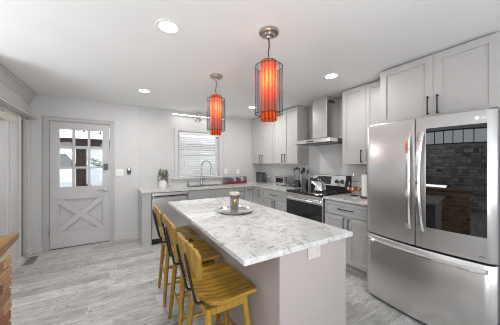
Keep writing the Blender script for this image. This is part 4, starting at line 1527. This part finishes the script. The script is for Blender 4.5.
# utensil crock and its utensils
ux, uy = 2.95, 2.935
cr = thing('utensil_crock', 'dark steel utensil crock left of the range backguard', 'utensil holder', (ux, uy, b0))
MB().lathe([(0, b0), (0.052, b0), (0.056, b0 + 0.01), (0.058, b0 + 0.165), (0.054, b0 + 0.165), (0.052, b0 + 0.015), (0, b0 + 0.012)], (ux, uy, 0), 28).build('crock', M['dark_steel'], cr)
UT = [(-0.020, 0.018, 0.33, 'spoon', 'black ladle leaning left in the utensil crock', 'black_plastic'),
      (0.012, 0.026, 0.36, 'spatula', 'tallest dark slotted spatula standing in the utensil crock', 'black_plastic'),
      (0.020, -0.016, 0.34, 'spoon', 'grey steel serving spoon at the right of the utensil crock', 'dark_steel'),
      (-0.014, -0.022, 0.30, 'whisk', 'steel balloon whisk leaning over the front of the utensil crock', 'dark_steel')]
for (dx_, dy_, ln_, kind, lab, mt_) in UT:
    nm = {'spoon': 'serving_spoon', 'spatula': 'spatula', 'whisk': 'whisk'}[kind]
    u_ = thing(nm, lab, kind, (ux + dx_, uy + dy_, b0 + 0.02))
    p0 = Vector((ux + dx_ * 0.6, uy + dy_ * 0.6, b0 + 0.020))
    p1 = Vector((ux + dx_ * 2.0, uy + dy_ * 2.0, b0 + ln_ - 0.07))
    dirn = (p1 - p0).normalized()
    tip = p1 + dirn * 0.075
    MB().tube([p0, p1], 0.0055, 8).build('handle', M[mt_], u_)
    hdm_ = MB()
    if kind == 'spatula':
        hdm_.box(-0.005 + p1.x, 0.004 + p1.x, p1.y - 0.034, p1.y + 0.034, p1.z, p1.z + 0.085, 0.002)
    elif kind == 'whisk':
        for k in range(6):
            a = PI * k / 6
            off_ = Vector((math.cos(a), math.sin(a), 0))
            hdm_.tube([p1, p1 + dirn * 0.04 + off_ * 0.026, p1 + dirn * 0.075 + off_ * 0.026, tip + dirn * 0.02, p1 + dirn * 0.075 - off_ * 0.026, p1 + dirn * 0.04 - off_ * 0.026, p1], 0.0014, 5)
    else:
        hdm_.sphere(p1 + dirn * 0.03, 0.032, 0.45, 0.9, 1.2, 8)
    hdm_.build('head', M[mt_], u_)

# stand of hanging copper measuring cups
mx, my = 2.86, 1.900
ms = thing('measuring_cup_stand', 'dark stand with a ring of hooks for copper measuring cups, right of range', 'stand', (mx, my, b0))
MB().lathe([(0, b0), (0.055, b0), (0.055, b0 + 0.008), (0.012, b0 + 0.016), (0, b0 + 0.016)], (mx, my, 0), 24).build('base', M['black_metal'], ms)
MB().tube([(mx, my, b0 + 0.014), (mx, my, b0 + 0.27)], 0.006, 8).sphere((mx, my, b0 + 0.285), 0.016, n=8).build('post', M['chrome'], ms)
hk = MB()
CUPS = []
for k in range(4):
    a = PI / 2 * k + 0.4
    ex, ey = mx + 0.062 * math.cos(a), my + 0.062 * math.sin(a)
    hk.tube([(mx, my, b0 + 0.20), (ex, ey, b0 + 0.205), (ex, ey, b0 + 0.195)], 0.003, 6)
    CUPS.append((ex, ey))
hk.build('hook', M['black_metal'], ms)
for k, ((ex, ey), lab) in enumerate(zip(CUPS, ('copper measuring cup hanging at the back of the stand, wall side', 'copper measuring cup hanging at the range side of the stand',
                                              'copper measuring cup hanging at the front of the stand, facing the room', 'copper measuring cup hanging at the fridge side of the stand'))):
    mc = thing('measuring_cup', lab, 'measuring cup', (ex, ey, b0 + 0.07), 'copper measuring cups on the stand')
    out = Vector((ex - mx, ey - my, 0)).normalized()
    c_ = Vector((ex, ey, b0 + 0.095)) + out * 0.004
    MB().sphere(c_, 0.036 - 0.002 * k, 1.0, 1.0, 0.95, 9).build('bowl', M['copper'], mc)
    MB().tube([c_ + Vector((0, 0, 0.024)), (ex, ey, b0 + 0.192)], 0.004, 6).build('handle', M['white_plastic'], mc)

# paper towels
tx, tyy = 2.82, 1.685
ph = thing('paper_towel_holder', 'red paper towel holder on the worktop beside the fridge', 'paper towel holder', (tx, tyy, b0))
MB().lathe([(0, b0), (0.080, b0), (0.082, b0 + 0.012), (0.078, b0 + 0.026), (0, b0 + 0.026)], (tx, tyy, 0), 32).build('base', M['red'], ph)
MB().tube([(tx, tyy, b0 + 0.025), (tx, tyy, b0 + 0.325)], 0.008, 10).sphere((tx, tyy, b0 + 0.335), 0.014, n=8).build('post', M['red'], ph)
tag(MB().lathe([(0.020, b0 + 0.028), (0.064, b0 + 0.028), (0.065, b0 + 0.306), (0.020, b0 + 0.306), (0.020, b0 + 0.028)], (tx, tyy, 0), 36, True, 'Z', False).build('paper_towel_roll', M['paper'], origin=(tx, tyy, b0 + 0.028)),
    'white roll of paper towels upright on the red holder', 'paper towels')


# ------------------------------------------------------------------ plates and controls on the back wall
def plate(x0, x1, z0, z1, label, n, kind='switch'):
    y = YB if x1 < SEAM else YB - 0.004
    t = thing('light_switch' if kind == 'switch' else 'outlet', label, 'light switch' if kind == 'switch' else 'outlet', ((x0 + x1) / 2, y, (z0 + z1) / 2))
    MB().box(x0, x1, y - 0.007, y - 0.0005, z0, z1, 0.002).build('cover_plate', M['white_plastic'], t)
    for k in range(n):
        xc = x0 + (x1 - x0) * (k + 0.5) / n
        MB().box(xc - 0.016, xc + 0.016, y - 0.011, y - 0.0065, z0 + 0.025, z1 - 0.025, 0.002).build('rocker' if kind == 'switch' else 'socket', M['white_plastic'], t)


plate(-0.025, 0.100, 1.140, 1.262, 'double white light switch right of the grey door', 2)
plate(2.09, 2.165, 1.125, 1.240, 'white outlet on the back wall just right of the window', 1, 'outlet')
plate(2.405, 2.48, 1.115, 1.230, 'white outlet on the back wall near the far corner', 1, 'outlet')
wc = thing('wall_remote', 'small black oval wall control right of the light switch', 'wall control', (0.187, YB, 1.23))
poly = []
for k in range(24):
    a = 2 * PI * k / 24
    poly.append((0.187 + 0.033 * math.cos(a), 1.23 + 0.028 * (1 if math.sin(a) > 0 else -1) * (abs(math.sin(a)) > 1e-9) + 0.033 * math.sin(a)))
MB().prism(poly, YB - 0.022, YB - 0.0005, 'Y', 0.003).build('housing', M['black_plastic'], wc)
MB().lathe([(0, -0.005), (0.021, -0.005), (0.023, 0.0), (0, 0.0)], (0.187, YB - 0.0225, 1.262), 20, True, 'Y').build('button', M['white_plastic'], wc)

# ------------------------------------------------------------------ floor register
fv = thing('floor_vent', 'dark metal floor register by the left wall near the door', 'floor vent', (-1.04, 4.26, 0))
MB().box(-1.09, -0.985, 4.10, 4.42, 0.0003, 0.005, 0.002).build('frame', M['vent'], fv)
gr_ = MB()
for k in range(11):
    y = 4.125 + k * 0.0255
    gr_.box(-1.075, -1.0, y, y + 0.012, 0.004, 0.0075)
gr_.build('grille', M['grey_plastic'], fv)

# ------------------------------------------------------------------ brick half wall with its oak cap
hwl = thing('brick_half_wall', 'low brick half wall with an oak cap at the left edge', 'half wall', (-0.70, 1.2, 0))
MB().prism([(-0.575, 0.35), (-0.575, 1.925), (-0.82, 1.66), (-0.82, 0.35)], 0.0, 0.868).build('mortar_core', M['mortar'], hwl)
bk = MB()
rb_ = random.Random(11)
zc = 0.006
row = 0
while zc + 0.058 < 0.868:
    y = 1.945 - (0.0 if row % 2 == 0 else 0.105)
    if row % 2:
        bk.box(-0.60, -0.567 + rb_.uniform(0, 0.006), 1.848, 1.945, zc, zc + 0.058, 0.005)
        y = 1.838
    while y > 0.42:
        y2 = max(0.36, y - 0.200)
        bk.box(-0.62, -0.568 + rb_.uniform(0, 0.007), y2, y, zc + rb_.uniform(-0.001, 0.001), zc + 0.058, 0.005)
        y = y2 - 0.010
    # bricks of the slanted end
    a, b_ = Vector((-0.585, 1.932)), Vector((-0.82, 1.675))
    t_ = (b_ - a).normalized()
    nn = Vector((t_.y, -t_.x)) * -1
    if nn.y < 0:
        nn = -nn
    L = (b_ - a).length
    s0 = 0.02
    while s0 < L - 0.03:
        s1 = min(L, s0 + (0.20 if row % 2 else 0.15))
        p, q = a + t_ * s0, a + t_ * s1
        o_ = nn * 0.010
        i_ = nn * -0.02
        bk.prism([tuple(p + o_), tuple(q + o_), tuple(q + i_), tuple(p + i_)], zc, zc + 0.058)
        s0 = s1 + 0.010
    zc += 0.068
    row += 1
bk.build('bricks', M['brick'], hwl)
MB().prism([(-0.570, 2.090), (-0.540, 1.70), (-0.540, 0.30), (-0.90, 0.30), (-0.90, 1.71)], 0.8685, 0.918, 'Z', 0.006).build('oak_cap', M['cap_wood'], hwl)

# ------------------------------------------------------------------ sitting room beyond: pale stacked stone wall and high windows
sr = MB()
rs_ = random.Random(21)
z = 0.01
while z < 1.86:
    hgt = rs_.uniform(0.06, 0.12)
    y = -1.9
    while y < 4.5:
        ln = rs_.uniform(0.18, 0.55)
        sr.box(X0 + 0.004, X0 + 0.06 + rs_.uniform(0, 0.05), y, min(4.55, y + ln), z, z + hgt, 0.008)
        y += ln + 0.012
    z += hgt + 0.010
struct(sr, 'wall_sitting_room_stone', M['stone'])
wr = MB()
for y in (-1.2, -0.65, -0.1, 0.45, 1.0, 1.55, 2.1, 2.65, 3.35):
    wr.box(X0 - 0.09, X0 - 0.03, y, y + 0.05, 1.93, 2.38)
wr.box(X0 - 0.09, X0 - 0.03, -1.2, 3.4, 1.93, 1.97).box(X0 - 0.09, X0 - 0.03, -1.2, 3.4, 2.34, 2.38)
struct(wr, 'window_3', M['black_metal'])
wf = MB()
for x in (-3.6, -2.65, -1.65):
    wf.box(x, x + 0.05, Y0 - 0.09, Y0 - 0.03, 0.5, 2.3)
wf.box(-3.6, -1.6, Y0 - 0.09, Y0 - 0.03, 0.5, 0.56).box(-3.6, -1.6, Y0 - 0.09, Y0 - 0.03, 2.24, 2.3)
struct(wf, 'window_4', M['trim'])
wf = MB()
for x in (-0.7, 0.35, 1.40, 2.45):
    wf.box(x, x + 0.05, Y0 - 0.09, Y0 - 0.03, 0.5, 2.3)
wf.box(-0.7, 2.5, Y0 - 0.09, Y0 - 0.03, 0.5, 0.56).box(-0.7, 2.5, Y0 - 0.09, Y0 - 0.03, 2.24, 2.3)
struct(wf, 'window_5', M['trim'])

# ------------------------------------------------------------------ porch and yard beyond the door
struct(MB().box(-9, 9, YB + 0.16, 22, -0.25, -0.15), 'ground_outside', M['lawn'])
struct(MB().box(-3.2, 3.4, YB + 0.14, 7.2, -0.15, -0.03), 'floor_porch', M['deck'])
struct(MB().box(-3.2, 3.4, YB + 0.14, 7.3, 2.36, 2.46), 'ceiling_porch', M['porch_ceiling'])
tag(MB().box(-3.2, 3.4, 6.95, 7.10, 1.77, 1.99).build('porch_beam', M['porch_dark'], origin=(0, 7.02, 1.77)), 'dark brown porch beam seen through the door top panes', 'beam')
tag(MB().box(-0.88, -0.68, 6.93, 7.12, -0.03, 1.77, 0.01).build('porch_post', M['porch_dark'], origin=(-0.78, 7.02, 0)), 'dark brown porch post seen through the middle door panes', 'post')
sw = tag(MB().tube([(-2.2, 6.2, 2.26), (-1.4, 6.1, 2.06), (-0.9, 6.05, 2.10), (-0.3, 6.0, 2.03), (0.4, 6.0, 2.26)], 0.006, 6).build('string_cable', M['black_metal'], origin=(-0.8, 6.1, 2.1)),
         'black string light cable sagging under the porch ceiling', 'cable')
for (x, y, z, lab) in ((-0.70, 5.9, 2.19, 'small warm string bulb seen at the top of the middle door pane'),
                       (-0.62, 5.98, 2.04, 'small warm string bulb low in the top middle door pane'),
                       (-0.32, 5.9, 2.00, 'small warm string bulb in the top right door pane')):
    b_ = thing('string_bulb', lab, 'light bulb', (x, y, z), 'porch string bulbs')
    MB().sphere((x, y, z - 0.03), 0.032, 1, 1, 1.25, 8).build('bulb', M['amber_glow'], b_)
    MB().tube([(x, y, z), (x, y, z + 0.06)], 0.014, 8).build('socket', M['black_metal'], b_)
    MB().tube([(x, y, z + 0.06), (x, y, 2.3605)], 0.004, 6).build('drop_wire', M['black_metal'], b_)
# parked car
cr_ = thing('car', 'pale parked car seen through the left door panes', 'car', (-2.2, 11.2, -0.15))
pf_ = [(-4.3, 0.20), (-4.3, 1.02), (-3.6, 1.16), (-3.1, 1.80), (-1.55, 1.82), (-0.95, 1.18), (-0.25, 1.05), (-0.2, 0.20)]
MB().prism(pf_, 10.4, 12.1, 'Y', 0.08).build('body', M['car'], cr_)
MB().prism([(-3.4, 1.18), (-3.0, 1.70), (-2.40, 1.72), (-2.40, 1.18)], 10.385, 10.41, 'Y').build('rear_window', M['black_glass'], cr_)
MB().prism([(-2.30, 1.18), (-2.30, 1.72), (-1.62, 1.70), (-1.18, 1.18)], 10.385, 10.41, 'Y').build('front_window', M['black_glass'], cr_)
for x in (-3.5, -1.05):
    MB().lathe([(0, 0), (0.33, 0), (0.36, 0.04), (0.36, 0.20), (0, 0.20)], (x, 10.36, 0.21), 24, True, 'Y').build('wheel', M['black_plastic'], cr_)
# white rail fence and bushes behind
fe = thing('rail_fence', 'white rail fence across the yard beyond the porch', 'fence', (-2.0, 13.0, -0.15))
for k in range(9):
    x = -7.5 + k * 1.3
    MB().box(x - 0.05, x + 0.05, 12.95, 13.05, -0.15, 0.95).build('post', M['fence_paint'], fe)
for z in (0.2, 0.5, 0.8):
    MB().box(-7.6, 3.0, 12.97, 13.03, z, z + 0.12).build('rail', M['fence_paint'], fe)
for (x, y, r, lab) in ((-4.6, 14.6, 1.3, 'grey green bush seen through the left door panes'), (-1.5, 15.2, 1.4, 'grey green bush seen through the right door panes'), (-8.2, 15.0, 1.6, 'grey green bush beyond the parked car')):
    bq = MB()
    rq = random.Random(int(x * 10))
    for k in range(1500):
        th, ph_ = rq.uniform(0, 2 * PI), math.acos(rq.uniform(-0.2, 1))
        rr2 = r * rq.uniform(0.55, 1.0)
        c3 = (x + rr2 * math.sin(ph_) * math.cos(th), y + rr2 * math.sin(ph_) * math.sin(th), 0.3 + rr2 * math.cos(ph_))
        leaf(bq, c3, (rq.uniform(-1, 1), rq.uniform(-1, 1), rq.uniform(-1, 1)), 0.16, 0.055)
    t_ = thing('bush', lab, 'bush', (x, y, -0.15), 'bushes in the yard')
    bq.build('foliage', M['bush'], t_)
    MB().tube([(x, y, -0.15), (x, y, 0.9)], 0.08, 8).build('trunk', M['stem'], t_)
# neighbouring pale house far behind
nh = thing('house', 'pale neighbouring house beyond the yard', 'house', (0, 19, -0.15))
MB().box(-8, 6, 18, 21, -0.15, 2.6).build('wall', M['outside_wall'], nh)
MB().prism([(17.6, 2.6), (19.5, 3.6), (21.4, 2.6)], -8.3, 6.3, 'X').build('roof', M['fence_paint'], nh)
